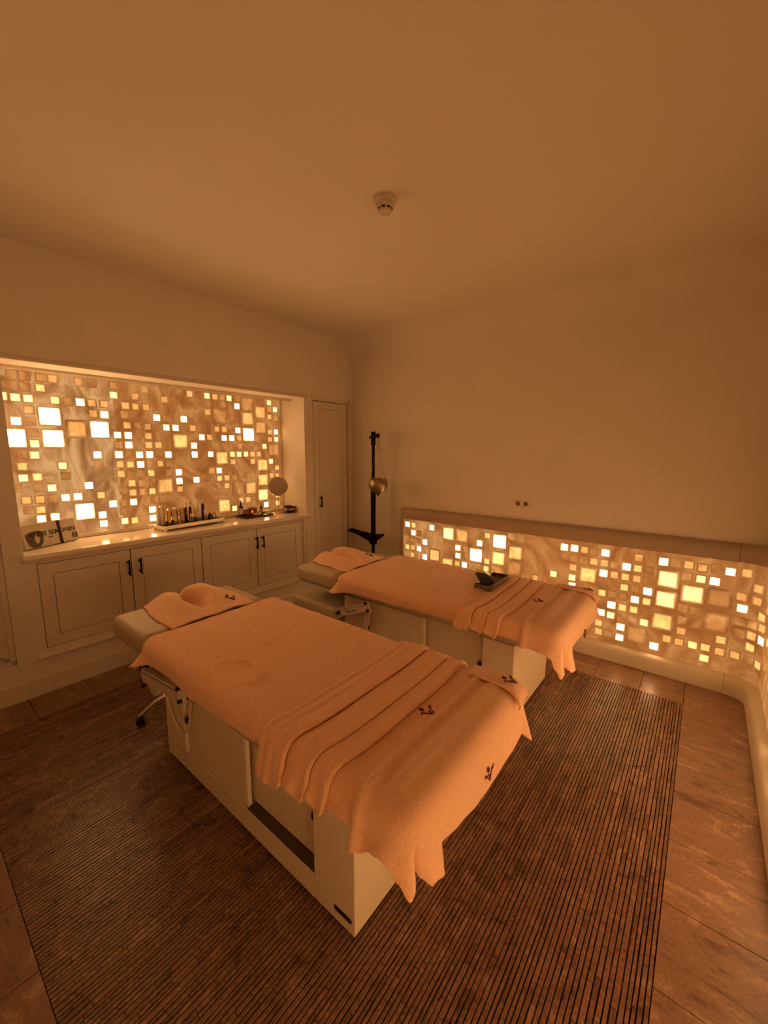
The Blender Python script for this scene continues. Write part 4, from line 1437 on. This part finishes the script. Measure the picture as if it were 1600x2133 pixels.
make_face_towel('peach face towel on the head cushion of the nearer table, parted in the middle', Vector((0, 0, 0)), 1.1)
make_face_towel('peach face towel on the head cushion of the farther table, beside the black stand', FAR, 6.4, -0.02)

# ------------------------------------------------------------------ rolling stool tucked under the near head cushion
st = thing('rolling_stool', 'chrome-legged rolling stool on black castors, tucked under the nearer head cushion', 'stool', (-2.385, 0.965, 0))
mb = MB().lathe([(0.0, 0.385), (0.13, 0.385), (0.155, 0.395), (0.16, 0.415), (0.15, 0.435), (0.0, 0.44)], n=28)
mb.build('seat', 'vinyl', st, smooth=True)
MB().tube([(0, 0, 0.105), (0, 0, 0.26)], 0.024, 14).tube([(0, 0, 0.26), (0, 0, 0.386)], 0.014, 14).build('gas_column', 'chrome', st, smooth=True)
for k in range(4):
    w = R(243 - 90 * k)
    c_, s_ = math.cos(w), math.sin(w)
    path = [(c_ * r_, s_ * r_, z_) for r_, z_ in ((0.0, 0.150), (0.045, 0.148), (0.09, 0.128), (0.135, 0.096), (0.168, 0.068), (0.18, 0.055))]
    lg = MB().tube(path, [0.017, 0.016, 0.014, 0.012, 0.011, 0.010], 10).build('leg', 'chrome', st, smooth=True)
    mb = MB()
    cx_, cy_ = c_ * 0.178, s_ * 0.178
    mb.tube([(cx_, cy_, 0.062), (cx_, cy_, 0.04)], 0.006, 8)
    for sgn in (-1, 1):
        ax = Vector((-s_, c_, 0)) * (0.012 * sgn)
        mb.tube([Vector((cx_, cy_, 0.024)) + ax * 0.35, Vector((cx_, cy_, 0.024)) + ax * 1.4], 0.024, 16)
    mb.build('caster', 'black', lg, smooth=True)

# ------------------------------------------------------------------ little tray with a satin bag on the far table
ang = math.atan2(0.31, -0.015)
tr_ = thing('small_tray', 'small grey-brown tray with raised rim lying on the farther table', 'tray', (-1.078, 2.545, ZT + 0.0285), R(2))
mb = MB()
hw, hl = 0.06, 0.165
mb.box(-hw, hw, -hl, hl, 0, 0.006, 0.002)
for a in ((-hw, -hw + 0.007, -hl, hl), (hw - 0.007, hw, -hl, hl), (-hw + 0.007, hw - 0.007, -hl, -hl + 0.007), (-hw + 0.007, hw - 0.007, hl - 0.007, hl)):
    mb.box(*a, 0.004, 0.028, 0.0015)
mb.build('tray_body', 'greywood', tr_)
bag = thing('satin_bag', 'black satin pouch with a white organza top, leaning out of the little tray', 'pouch', (-1.09, 2.52, ZT + 0.040))
cen = [(0.038, -0.085, 0.010), (0.020, -0.060, 0.020), (-0.015, -0.025, 0.029), (-0.05, 0.005, 0.036), (-0.08, 0.028, 0.040), (-0.098, 0.040, 0.041)]
wid = [(0.040, 0.006), (0.056, 0.014), (0.060, 0.018), (0.054, 0.017), (0.044, 0.012), (0.036, 0.008)]


def soft_body(cen, wid, axis, n=18, ruf=0.0, seed=0.0):
    mb = MB()
    pts = []
    side = Vector((axis[0], axis[1], 0)).normalized()
    for i, (c, w) in enumerate(zip(cen, wid)):
        ring = []
        for k in range(n):
            a = 2 * PI * k / n
            rf = 1 + ruf * math.sin(a * 5 + seed) * (i / len(cen))
            ring.append(Vector(c) + side * (math.cos(a) * w[0] * rf) + Vector((0, 0, math.sin(a) * w[1] * rf)))
        pts.append(ring)
    o = len(mb.v)
    for r_ in pts:
        mb.v += [tuple(p) for p in r_]
    m = len(pts)
    for i in range(m - 1):
        for k in range(n):
            k2 = (k + 1) % n
            mb.f.append((i * n + k, i * n + k2, (i + 1) * n + k2, (i + 1) * n + k))
    return mb, n, m


mb, n, m = soft_body(cen, wid, (0.52, 0.85), ruf=0.10, seed=1.0)
mb.f.append(tuple(range(n)))
mb.f.append(tuple((m - 1) * n + k for k in reversed(range(n))))
mb.build('pouch_body', 'black_cloth', bag, smooth='all', subsurf=1)
fan = []
P0, P1, Q0, Q1 = Vector((-0.022, -0.112, 0.018)), Vector((-0.039, 0.008, 0.048)), Vector((-0.151, 0.003, 0.034)), Vector((-0.104, 0.030, 0.068))
QB = Vector((-0.040, -0.120, 0.014))
for i in range(9):
    u = i / 8
    row_ = []
    for j in range(21):
        v = j / 20
        inner = P0.lerp(P1, v)
        outer = QB.lerp(Q0, min(1, v * 1.6)) if v < 0.625 else Q0.lerp(Q1, (v - 0.625) / 0.375)
        q = inner.lerp(outer, u)
        rip = 0.006 * math.sin(v * 21) * u
        edge = 0.016 * math.sin(v * 13 + 1) * max(0, u - 0.6) * (1 if v > 0.6 else 0.3)
        row_.append(q + Vector((0.5 * rip - edge, -0.5 * rip, 0.5 * rip + edge * 0.4)))
    fan.append(row_)
MB().grid(fan, 9, 21).build('pouch_top', 'tissue', bag, smooth='all', solid=0.0012)

# ------------------------------------------------------------------ black stand with its hanging bowl
sx_, sy_ = -2.762, 3.28
sd = thing('oil_stand', 'tall black metal stand in the corner, with a slotted arm at its top', 'stand', (sx_, sy_, 0))
mb = MB().tube([(0, 0, 0.03), (0, 0, 0.66)], 0.018, 16)
mb.build('lower_pole', 'blackmetal', sd, smooth=True)
MB().tube([(0, 0, 0.60), (0, 0, 1.262)], 0.027, 18).build('sleeve', 'blackmetal', sd, smooth=True)
mb = MB().tube([(0, 0, 1.262), (0, 0, 1.515)], 0.0165, 14)
z_ = 1.515
for k in range(5):
    mb.lathe([(0.013, 0.0), (0.0175, 0.003), (0.0175, 0.022), (0.013, 0.025)], (0, 0, z_ + 0.026 * k), 14)
mb.tube([(0, 0, 1.51), (0, 0, 1.70)], 0.0125, 12)
mb.build('upper_pole', 'blackmetal', sd, smooth=True)
hd = MB().box(-0.018, 0.018, -0.018, 0.018, 1.655, 1.80, 0.004).build('head_clamp', 'blackmetal', sd)
mb = MB()
mb.box(0.016, 0.25, -0.011, 0.011, 1.754, 1.770, 0.002).box(0.016, 0.25, -0.011, 0.011, 1.732, 1.744, 0.002).box(0.25, 0.264, -0.011, 0.011, 1.732, 1.770, 0.002).box(0.016, 0.16, -0.011, 0.011, 1.742, 1.757, 0.002)
ar = mb.build('arm', 'blackmetal', hd)
ar.rotation_euler = (0, 0, R(-38))
MB().lathe([(0.0005, -0.016), (0.012, -0.011), (0.0165, 0), (0.012, 0.011), (0.0005, 0.016)], (-0.040, 0, 1.742), 14).tube([(-0.03, 0, 1.742), (-0.016, 0, 1.742)], 0.006, 8).build('clamp_knob', 'black', hd, smooth=True)
wing = MB().prism([(-0.365, 0.705), (-0.33, 0.735), (-0.20, 0.722), (-0.03, 0.715), (0.03, 0.715), (0.10, 0.722), (0.125, 0.732), (0.14, 0.712), (0.105, 0.69), (0.06, 0.655), (0.035, 0.64), (0.03, 0.60), (-0.03, 0.60), (-0.045, 0.632), (-0.10, 0.648), (-0.22, 0.685)], 'y', -0.022, 0.022)
wing.build('fold_out_rest', 'blackmetal', sd)
mb = MB()
for k in range(4):
    w = R(45 + 90 * k)
    mb2 = MB().tube([(0, 0, 0.05), (0.07 * math.cos(w), 0.07 * math.sin(w), 0.03), (0.085 * math.cos(w), 0.085 * math.sin(w), 0.012)], [0.014, 0.012, 0.012], 10)
    mb2.build('leg', 'blackmetal', sd, smooth=True)

bw = thing('hanging_bowl', 'round metal oil bowl hanging on cords from the black stand', 'bowl', (-2.566, 3.125, 1.178))
prof = [(a_q * 0.96, b_q * 0.96) for a_q, b_q in [(0.012, 0.0), (0.035, 0.004), (0.066, 0.022), (0.090, 0.052), (0.101, 0.085), (0.099, 0.118), (0.088, 0.146), (0.078, 0.160), (0.075, 0.160), (0.084, 0.145), (0.095, 0.117), (0.096, 0.085), (0.085, 0.055), (0.06, 0.028), (0.02, 0.010)]]
MB().lathe(prof, n=36).build('bowl_body', 'brass', bw, smooth='all')
MB().lathe([(0.022, 0.004), (0.018, -0.008), (0.010, -0.018), (0.009, -0.024), (0.001, -0.025)], n=16).build('spout_collar', 'black', bw, smooth=True)
MB().tube([(0, 0, -0.022), (0, 0, -0.04), (0.003, 0, -0.066)], [0.005, 0.0045, 0.003], 8).tube([(-0.018, 0, -0.040), (0.014, 0, -0.040)], 0.004, 8).build('tap', 'chrome', bw, smooth=True)
for k in range(3):
    w = R(200 + 120 * k)
    MB().tube([(0.082 * math.cos(w), 0.082 * math.sin(w), 0.153), (0.0, 0.0, 0.553)], 0.0019, 6).build('cord', 'rope', bw)

# ------------------------------------------------------------------ smoke detector and double socket
sm = thing('smoke_detector', 'round white smoke detector with dark slots on the ceiling', 'smoke detector', (-1.362, 1.708, CEIL))
MB().lathe([(0.058, 0.0), (0.058, -0.012), (0.054, -0.020), (0.046, -0.024)], n=36).build('base_plate', 'detector', sm, smooth=True)
MB().lathe([(0.046, -0.022), (0.044, -0.038), (0.036, -0.043), (0.0345, -0.054), (0.034, -0.060), (0.026, -0.064), (0.0, -0.066)], n=36).build('sensor_cap', 'detector', sm, smooth=True)
for k in range(8):
    w0 = R(45 * k + 8)
    pts = [[((0.0362 - 0.001 * j) * math.cos(w0 + R(29) * i / 5), (0.0362 - 0.001 * j) * math.sin(w0 + R(29) * i / 5), -0.0445 - 0.0085 * j) for j in (0, 1)] for i in range(6)]
    MB().grid(pts, 6, 2).build('slot', 'black', sm, solid=0.001)

so = thing('double_socket', 'white double power socket on the back wall above the low glowing panel', 'socket', (-1.244, BACK_Y, 1.150))
w_, h_ = 0.076, 0.039
out = []
for cx_, cz_, a0 in ((w_ - h_ * 0.8, h_ - h_ * 0.8, 0), (-w_ + h_ * 0.8, h_ - h_ * 0.8, 90), (-w_ + h_ * 0.8, -h_ + h_ * 0.8, 180), (w_ - h_ * 0.8, -h_ + h_ * 0.8, 270)):
    for k in range(7):
        w = R(a0 + 15 * k)
        out.append((cx_ + h_ * 0.8 * math.cos(w), cz_ + h_ * 0.8 * math.sin(w)))
pl = MB().prism(out, 'y', -0.009, 0.0).build('face_plate', 'socket', so)
for dx in (-0.034, 0.034):
    mb = MB().lathe([(0.0255, 0.0), (0.0255, 0.003), (0.0205, 0.003), (0.0195, -0.004)], n=24)
    o = mb.build('socket_ring', 'socket', so, smooth=True)
    o.matrix_local = Matrix.Translation((dx, -0.009, 0)) @ Matrix.Rotation(R(90), 4, 'X')
    mb = MB().lathe([(0.0, 0.0), (0.0195, 0.0), (0.0195, 0.0012), (0.0, 0.0012)], n=24)
    o2 = mb.build('socket_well', 'socket_dark', so, smooth=True)
    o2.matrix_local = Matrix.Translation((dx, -0.0092, 0)) @ Matrix.Rotation(R(90), 4, 'X')
    for s_ in (-0.0095, 0.0095):
        h = MB().lathe([(0.0, 0.0), (0.003, 0.0), (0.003, 0.002), (0.0, 0.002)], n=10).build('pin_hole', 'black', o2)
        h.location = (s_, 0, 0.0002)

# ------------------------------------------------------------------ things on the counter (left wall's frame)
C = COUNTER
# gift box
gb_w, gb_h = 0.372, 0.162
a_ = Vector((-0.130, 0.556, 0))
b_ = Vector((-0.292, 0.880, 0))
ex = (b_ - a_).normalized()
en = Vector((ex.y, -ex.x, 0))
lean = R(9)
ez = (Vector((0, 0, 1)) * math.cos(lean) - en * math.sin(lean)).normalized()
ef = ex.cross(ez).normalized()
gm = Matrix((ex, ez, ef)).transposed().to_4x4()
gm.translation = (a_ + b_) / 2 + Vector((0, 0, C + 0.0052))
gbx = thing('gift_box', 'pale printed gift box with a black ribbon, leaning at the left end of the counter', 'gift box', mw=LEFT_M @ gm)
GW = (b_ - a_).length
th_ = 0.03
MB().box(-GW / 2, GW / 2, 0.0, gb_h, -th_, 0.0, 0.0015).build('box_body', 'card', gbx)
MB().box(0.048, 0.071, -0.0005, gb_h + 0.0008, -th_ - 0.0008, 0.0012).build('ribbon', 'ink', gbx)
text_mesh('ANNE SEMONIN', 0.044, 'ink', gbx, 'lettering', Matrix.Translation((0.012, 0.088, 0.0007)), 0.0004, sx=0.98, bold=0.0006)
text_mesh('PARIS', 0.012, 'ink', gbx, 'lettering', Matrix.Translation((-0.008, 0.058, 0.0004)), 0.0004, bold=0.0003)
# printed pictures: a dark glass with a pale reflection, two small flasks
glass = [(-0.168, 0.098), (-0.15, 0.109), (-0.11, 0.116), (-0.07, 0.112), (-0.058, 0.105), (-0.054, 0.07), (-0.062, 0.03), (-0.085, 0.006), (-0.13, 0.004), (-0.155, 0.022), (-0.166, 0.06)]
MB().prism(glass, 'z', 0.0, 0.0003).build('printed_glass', 'ink_grey', gbx)
ell = [(-0.098 + 0.016 * math.cos(w) , 0.062 + 0.034 * math.sin(w)) for w in [2 * PI * k / 20 for k in range(20)]]
MB().prism(ell, 'z', 0.0002, 0.0006).build('printed_highlight', 'ink_light', gbx)
for cx_ in (0.150, 0.172):
    MB().prism([(cx_ - 0.009, 0.02), (cx_ + 0.009, 0.02), (cx_ + 0.008, 0.055), (cx_ + 0.004, 0.06), (cx_ + 0.004, 0.072), (cx_ - 0.004, 0.072), (cx_ - 0.004, 0.06), (cx_ - 0.008, 0.055)], 'z', 0.0, 0.0004).build('printed_flask', 'ink_grey', gbx)
    MB().prism([(cx_ - 0.0035, 0.061), (cx_ + 0.0035, 0.061), (cx_ + 0.0035, 0.075), (cx_ - 0.0035, 0.075)], 'z', 0.0004, 0.0007).build('printed_cap', 'ink_light', gbx)

# silver tray with bottles
T0, T1 = Vector((-0.105, 1.415, 0)), Vector((-0.165, 1.965, 0))
tx = (T1 - T0).normalized()
tn = Vector((-tx.y, tx.x, 0))      # towards the panel
if tn.x > 0:
    tn = -tn
tm = Matrix((tx, tn, Vector((0, 0, 1)) if tx.cross(tn).z > 0 else Vector((0, 0, 1)))).transposed().to_4x4()
tm.translation = T0 + Vector((0, 0, C))
TL, TD = (T1 - T0).length, 0.182
tray = thing('bottle_tray', 'low silver tray on short feet holding the oil bottles', 'tray', mw=LEFT_M @ tm)
mb = MB().box(0, TL, 0, TD, 0.020, 0.025)
mb.build('tray_plate', 'dark_glass', tray)
mb = MB()
for a in ((0, TL, -0.002, 0.004), (0, TL, TD - 0.004, TD + 0.002)):
    mb.box(a[0], a[1], a[2], a[3], 0.017, 0.046, 0.001)
for a in ((-0.002, 0.004), (TL - 0.004, TL + 0.002)):
    mb.box(a[0], a[1], 0.004, TD - 0.004, 0.017, 0.042, 0.001)
mb.build('rim', 'silver', tray)
for x_ in (0.004, TL - 0.022):
    for y_ in (0.0, TD - 0.018):
        MB().prism([(x_, 0.0), (x_ + 0.012, 0.0), (x_ + 0.018, 0.018), (x_, 0.018)] if x_ < 0.1 else [(x_ + 0.006, 0.0), (x_ + 0.018, 0.0), (x_ + 0.018, 0.018), (x_, 0.018)], 'y', y_, y_ + 0.018).build('foot', 'silver', tray)


def bottle(name, label, group, x_, y_, r_, h, body, cap, cap_h, neck=0.45, square=False, label_col=None, cat='bottle', base=0.0255, shoulder=0.12):
    h, r_ = h * 1.22, r_ * 1.08
    o = thing(name, label, cat, mw=LEFT_M @ tm @ Matrix.Translation((x_, y_, base)), group=group)
    hb = h - cap_h
    sh_ = shoulder * hb
    MB().lathe([(r_ * 0.92, 0.0), (r_, 0.002), (r_, hb - sh_), (r_ * 0.8, hb - sh_ * 0.4), (r_ * neck, hb - 0.001), (r_ * neck, hb)], n=18).build('glass_body', body, o, smooth=True)
    MB().lathe([(r_ * max(neck, 0.5), 0.0), (r_ * max(neck, 0.5), cap_h * 0.92), (r_ * max(neck, 0.5) * 0.85, cap_h), (0, cap_h)], (0, 0, hb), n=16).build('cap', cap, o, smooth=True)
    if label_col:
        MB().lathe([(r_ + 0.0006, hb * 0.2), (r_ + 0.0006, hb * 0.72)], n=18).build('paper_label', label_col, o, smooth=True)
    return o


# tall row at the back: x along the tray
tall = [(0.035, 0.155, 0.016, 0.135, 'white_label', 'silver', 0.02, 0.7, 'tall white tube bottle with a silver cap, leftmost on the silver tray'),
        (0.072, 0.170, 0.018, 0.142, 'clear', 'silver', 0.018, 0.6, 'tall clear bottle with silver cap, second from the left at the tray back'),
        (0.125, 0.150, 0.019, 0.118, 'amber_oil', 'silver', 0.018, 0.6, 'squat amber oil bottle with silver cap, third from the left at the tray back'),
        (0.176, 0.150, 0.019, 0.120, 'pale_oil', 'silver', 0.018, 0.6, 'pale yellow oil bottle with silver cap, fourth at the tray back'),
        (0.225, 0.120, 0.019, 0.130, 'amber_oil', 'silver', 0.02, 0.6, 'golden oil bottle with silver cap, standing in the tray middle'),
        (0.282, 0.165, 0.012, 0.150, 'dark_glass', 'silver', 0.05, 0.75, 'slim dark bottle with long silver cap, left one of the slim pair'),
        (0.325, 0.165, 0.012, 0.152, 'dark_glass', 'silver', 0.05, 0.75, 'slim dark bottle with long silver cap, right one of the slim pair'),
        (0.352, 0.140, 0.010, 0.120, 'pale_oil', 'silver', 0.045, 0.75, 'thin pale vial with silver cap right of the dark slim bottles'),
        (0.395, 0.160, 0.010, 0.142, 'clear', 'silver', 0.05, 0.75, 'thin clear vial with tall silver cap near the dark round-ended bottle'),
        (0.440, 0.150, 0.014, 0.150, 'dark_glass', 'silver', 0.03, 0.75, 'tall black bottle with silver cap, rightmost of the tall ones')]
for x_, y_, r_, h, bmat, cmat, ch, nk, lb in tall:
    bottle('oil_bottle', lb, 'tall bottles on the silver tray', x_, y_, r_, h, bmat, cmat, ch, nk)
small = [(0.050, 0.060, 0.014, 0.062, 'dark_glass', 'silver', 0.022, 'small dark dropper bottle, leftmost in the front row of the tray'),
         (0.095, 0.050, 0.017, 0.066, 'dark_glass', 'silver', 0.022, 'small dark bottle with silver stopper, second in the front row'),
         (0.150, 0.040, 0.014, 0.066, 'clear', 'silver', 0.022, 'small clear bottle with silver stopper, third in the front row'),
         (0.262, 0.050, 0.016, 0.072, 'clear', 'silver', 0.024, 'small clear bottle with round stopper, fourth in the front row'),
         (0.296, 0.055, 0.012, 0.068, 'dark_glass', 'silver', 0.022, 'small dark bottle, fifth in the front row of the tray'),
         (0.338, 0.050, 0.015, 0.074, 'pale_oil', 'silver', 0.024, 'small pale oil bottle with silver stopper, sixth in the front row'),
         (0.402, 0.060, 0.016, 0.082, 'amber_oil', 'silver', 0.034, 'small amber perfume bottle with tall stopper, front right on the tray'),
         (0.462, 0.080, 0.017, 0.076, 'dark_glass', 'silver', 0.022, 'small dark bottle with pale cap, near the right end of the tray'),
         (0.512, 0.090, 0.017, 0.080, 'clear', 'silver', 0.026, 'small clear bottle with stopper, at the right end of the tray')]
for x_, y_, r_, h, bmat, cmat, ch, lb in small:
    bottle('small_bottle', lb, 'small bottles on the silver tray', x_, y_, r_, h, bmat, cmat, ch, 0.42, shoulder=0.45)

# dark wooden tray with pump bottles, candle glass and bowl
q0, q1 = Vector((-0.205, 2.20, 0)), Vector((-0.215, 2.52, 0))
dt_m = Matrix.Translation((-0.262, 2.350, C)) @ Matrix.Rotation(R(4), 4, 'Z')
dtr = thing('wooden_tray', 'flat dark wooden tray on the counter beside the silver tray', 'tray', mw=LEFT_M @ dt_m)
mb = MB().box(-0.085, 0.085, -0.165, 0.165, 0.0, 0.008, 0.002)
for a in ((-0.085, -0.078, -0.165, 0.165), (0.078, 0.085, -0.165, 0.165), (-0.078, 0.078, -0.165, -0.158), (-0.078, 0.078, 0.158, 0.165)):
    mb.box(*a, 0.006, 0.018, 0.001)
mb.build('tray_body', 'darkwood', dtr)


def on_tray(name, label, cat, n_, u_, group=None):
    return thing(name, label, cat, mw=left_at(n_, u_, C + 0.0085), group=group)


def pump(label, n_, u_, r_, h):
    o = on_tray('pump_bottle', label, 'bottle', n_, u_, 'amber pump bottles')
    MB().lathe([(r_ * 0.94, 0), (r_, 0.002), (r_, h * 0.62), (r_ * 0.8, h * 0.68), (r_ * 0.42, h * 0.71), (r_ * 0.42, h * 0.74)], n=20).build('glass_body', 'dark_glass', o, smooth=True)
    MB().lathe([(r_ * 0.5, 0), (r_ * 0.5, h * 0.10), (r_ * 0.22, h * 0.12), (r_ * 0.22, h * 0.26)], (0, 0, h * 0.74), n=14).tube([(0, 0, h * 0.985), (0.0, -r_ * 0.9, h * 0.975)], r_ * 0.16, 8).build('pump', 'black', o, smooth=True)
    w0 = -1.25
    pts = [[((r_ + 0.0006) * math.cos(w0 + 2.0 * i / 10), (r_ + 0.0006) * math.sin(w0 + 2.0 * i / 10), z_) for z_ in (h * 0.18, h * 0.55)] for i in range(11)]
    MB().grid(pts, 11, 2).build('paper_label', 'card', o)
    return o


pump('large dark pump bottle at the left end of the wooden tray', -0.285, 2.210, 0.023, 0.160)
pump('small dark pump bottle at the right end of the wooden tray', -0.297, 2.450, 0.017, 0.112)
j1 = on_tray('candle_glass', 'rose-brown glass jar with a lit candle, in the middle of the wooden tray', 'candle', -0.300, 2.345)
MB().lathe([(0.038, 0), (0.044, 0.004), (0.046, 0.02), (0.046, 0.066), (0.047, 0.075), (0.044, 0.075), (0.043, 0.02), (0.036, 0.006)], n=28).build('glass_body', 'pink_glass', j1, smooth='all')
MB().lathe([(0.0, 0.0), (0.040, 0.0), (0.040, 0.018), (0.0, 0.018)], (0, 0, 0.007), n=24).build('wax', 'ceramic', j1, smooth=True)
MB().lathe([(0.0005, 0.0), (0.004, 0.004), (0.0045, 0.009), (0.002, 0.018), (0.0003, 0.024)], (0, 0, 0.03), n=10).build('flame', 'flame', j1, smooth=True)
j2 = on_tray('square_jar', 'rose-brown glass jar beside the large pump bottle on the wooden tray', 'jar', -0.285, 2.268)
MB().box(-0.026, 0.026, -0.028, 0.028, 0.0005, 0.058, 0.006).build('glass_body', 'pink_glass', j2, smooth=True)
MB().box(-0.024, 0.024, -0.026, 0.026, 0.0585, 0.066, 0.003).build('lid', 'darkwood', j2)
b2 = on_tray('small_bowl', 'small cream ceramic bowl at the front of the wooden tray', 'bowl', -0.228, 2.352)
MB().lathe([(0.018, 0), (0.034, 0.006), (0.044, 0.020), (0.047, 0.033), (0.0445, 0.033), (0.040, 0.020), (0.030, 0.009), (0.0, 0.007)], n=28).build('bowl_body', 'ceramic', b2, smooth='all')

# vanity mirror
mi = thing('vanity_mirror', 'round table mirror on a slender gold stem, at the right end of the counter', 'mirror', mw=left_at(-0.283, 2.655, C, R(-32)))
MB().lathe([(0.0, 0.0), (0.068, 0.0), (0.07, 0.003), (0.066, 0.008), (0.012, 0.012), (0.0, 0.012)], n=36).build('base', 'brassrod', mi, smooth=True)
MB().tube([(0, 0, 0.01), (0, 0, 0.185)], 0.0042, 12).build('stem', 'brassrod', mi, smooth=True)
RM = 0.098
rim = MB()
rim.tube([(0.0, RM * math.cos(w), 0.285 + RM * math.sin(w)) for w in [2 * PI * k / 48 for k in range(49)]], 0.006, 8)
rm = rim.build('rim', 'brassrod', mi, smooth=True)
rm.matrix_local = Matrix.Translation((0, 0, 0.285)) @ Matrix.Rotation(R(-14), 4, 'Y') @ Matrix.Translation((0, 0, -0.285))
gl = MB().lathe([(0.0, 0.0), (RM - 0.001, 0.0), (RM - 0.001, 0.006), (0.0, 0.006)], n=48).build('mirror_glass', 'mirror', mi, smooth=True)
gl.matrix_local = Matrix.Translation((0.0, 0, 0.285)) @ Matrix.Rotation(R(-14), 4, 'Y') @ Matrix.Translation((0.003, 0, 0)) @ Matrix.Rotation(R(90), 4, 'Y') @ Matrix.Translation((0, 0, -0.004))
mb = MB()
for s_ in (-1, 1):
    mb.lathe([(0.0005, -0.007), (0.006, -0.004), (0.007, 0), (0.006, 0.004), (0.0005, 0.007)], (0, s_ * (RM + 0.008), 0.285), 10)
mb.build('pivot_knob', 'brassrod', mi, smooth=True)

# dark bowl and the small dark lamp cord with plug at the right end
db = thing('dark_bowl', 'dark patterned bowl at the far right end of the counter', 'bowl', mw=left_at(-0.215, 2.745, C))
MB().lathe([(0.028, 0), (0.040, 0.004), (0.055, 0.024), (0.061, 0.048), (0.062, 0.070), (0.058, 0.070), (0.056, 0.048), (0.048, 0.024), (0.0, 0.010)], n=32).build('bowl_body', 'bronze', db, smooth='all')
MB().lathe([(0.0565, 0.028), (0.0598, 0.038), (0.0612, 0.047), (0.0614, 0.050)], n=32).build('patterned_band', 'brassrod', db, smooth=True)
dp = thing('small_black_jar', 'small black rounded pot lying in front of the dark bowl', 'pot', mw=left_at(-0.175, 2.685, C))
MB().lathe([(0.012, 0.0), (0.020, 0.006), (0.023, 0.016), (0.020, 0.026), (0.010, 0.031), (0.0, 0.032)], n=22).build('pot_body', 'black', dp, smooth='all')
cordp = [(-0.247, 2.728, 0.004), (-0.24, 2.715, 0.006), (-0.235, 2.684, 0.016), (-0.205, 2.684, 0.014), (-0.198, 2.684, 0.012)]
cb = MB().tube([Vector(p) + Vector((0, 0, C)) for p in cordp], 0.0035, 8).build('power_cord', 'black', mw=LEFT_M, smooth=True)
tag(cb, 'short black cord lying between the mirror foot and the black pot', 'cord')
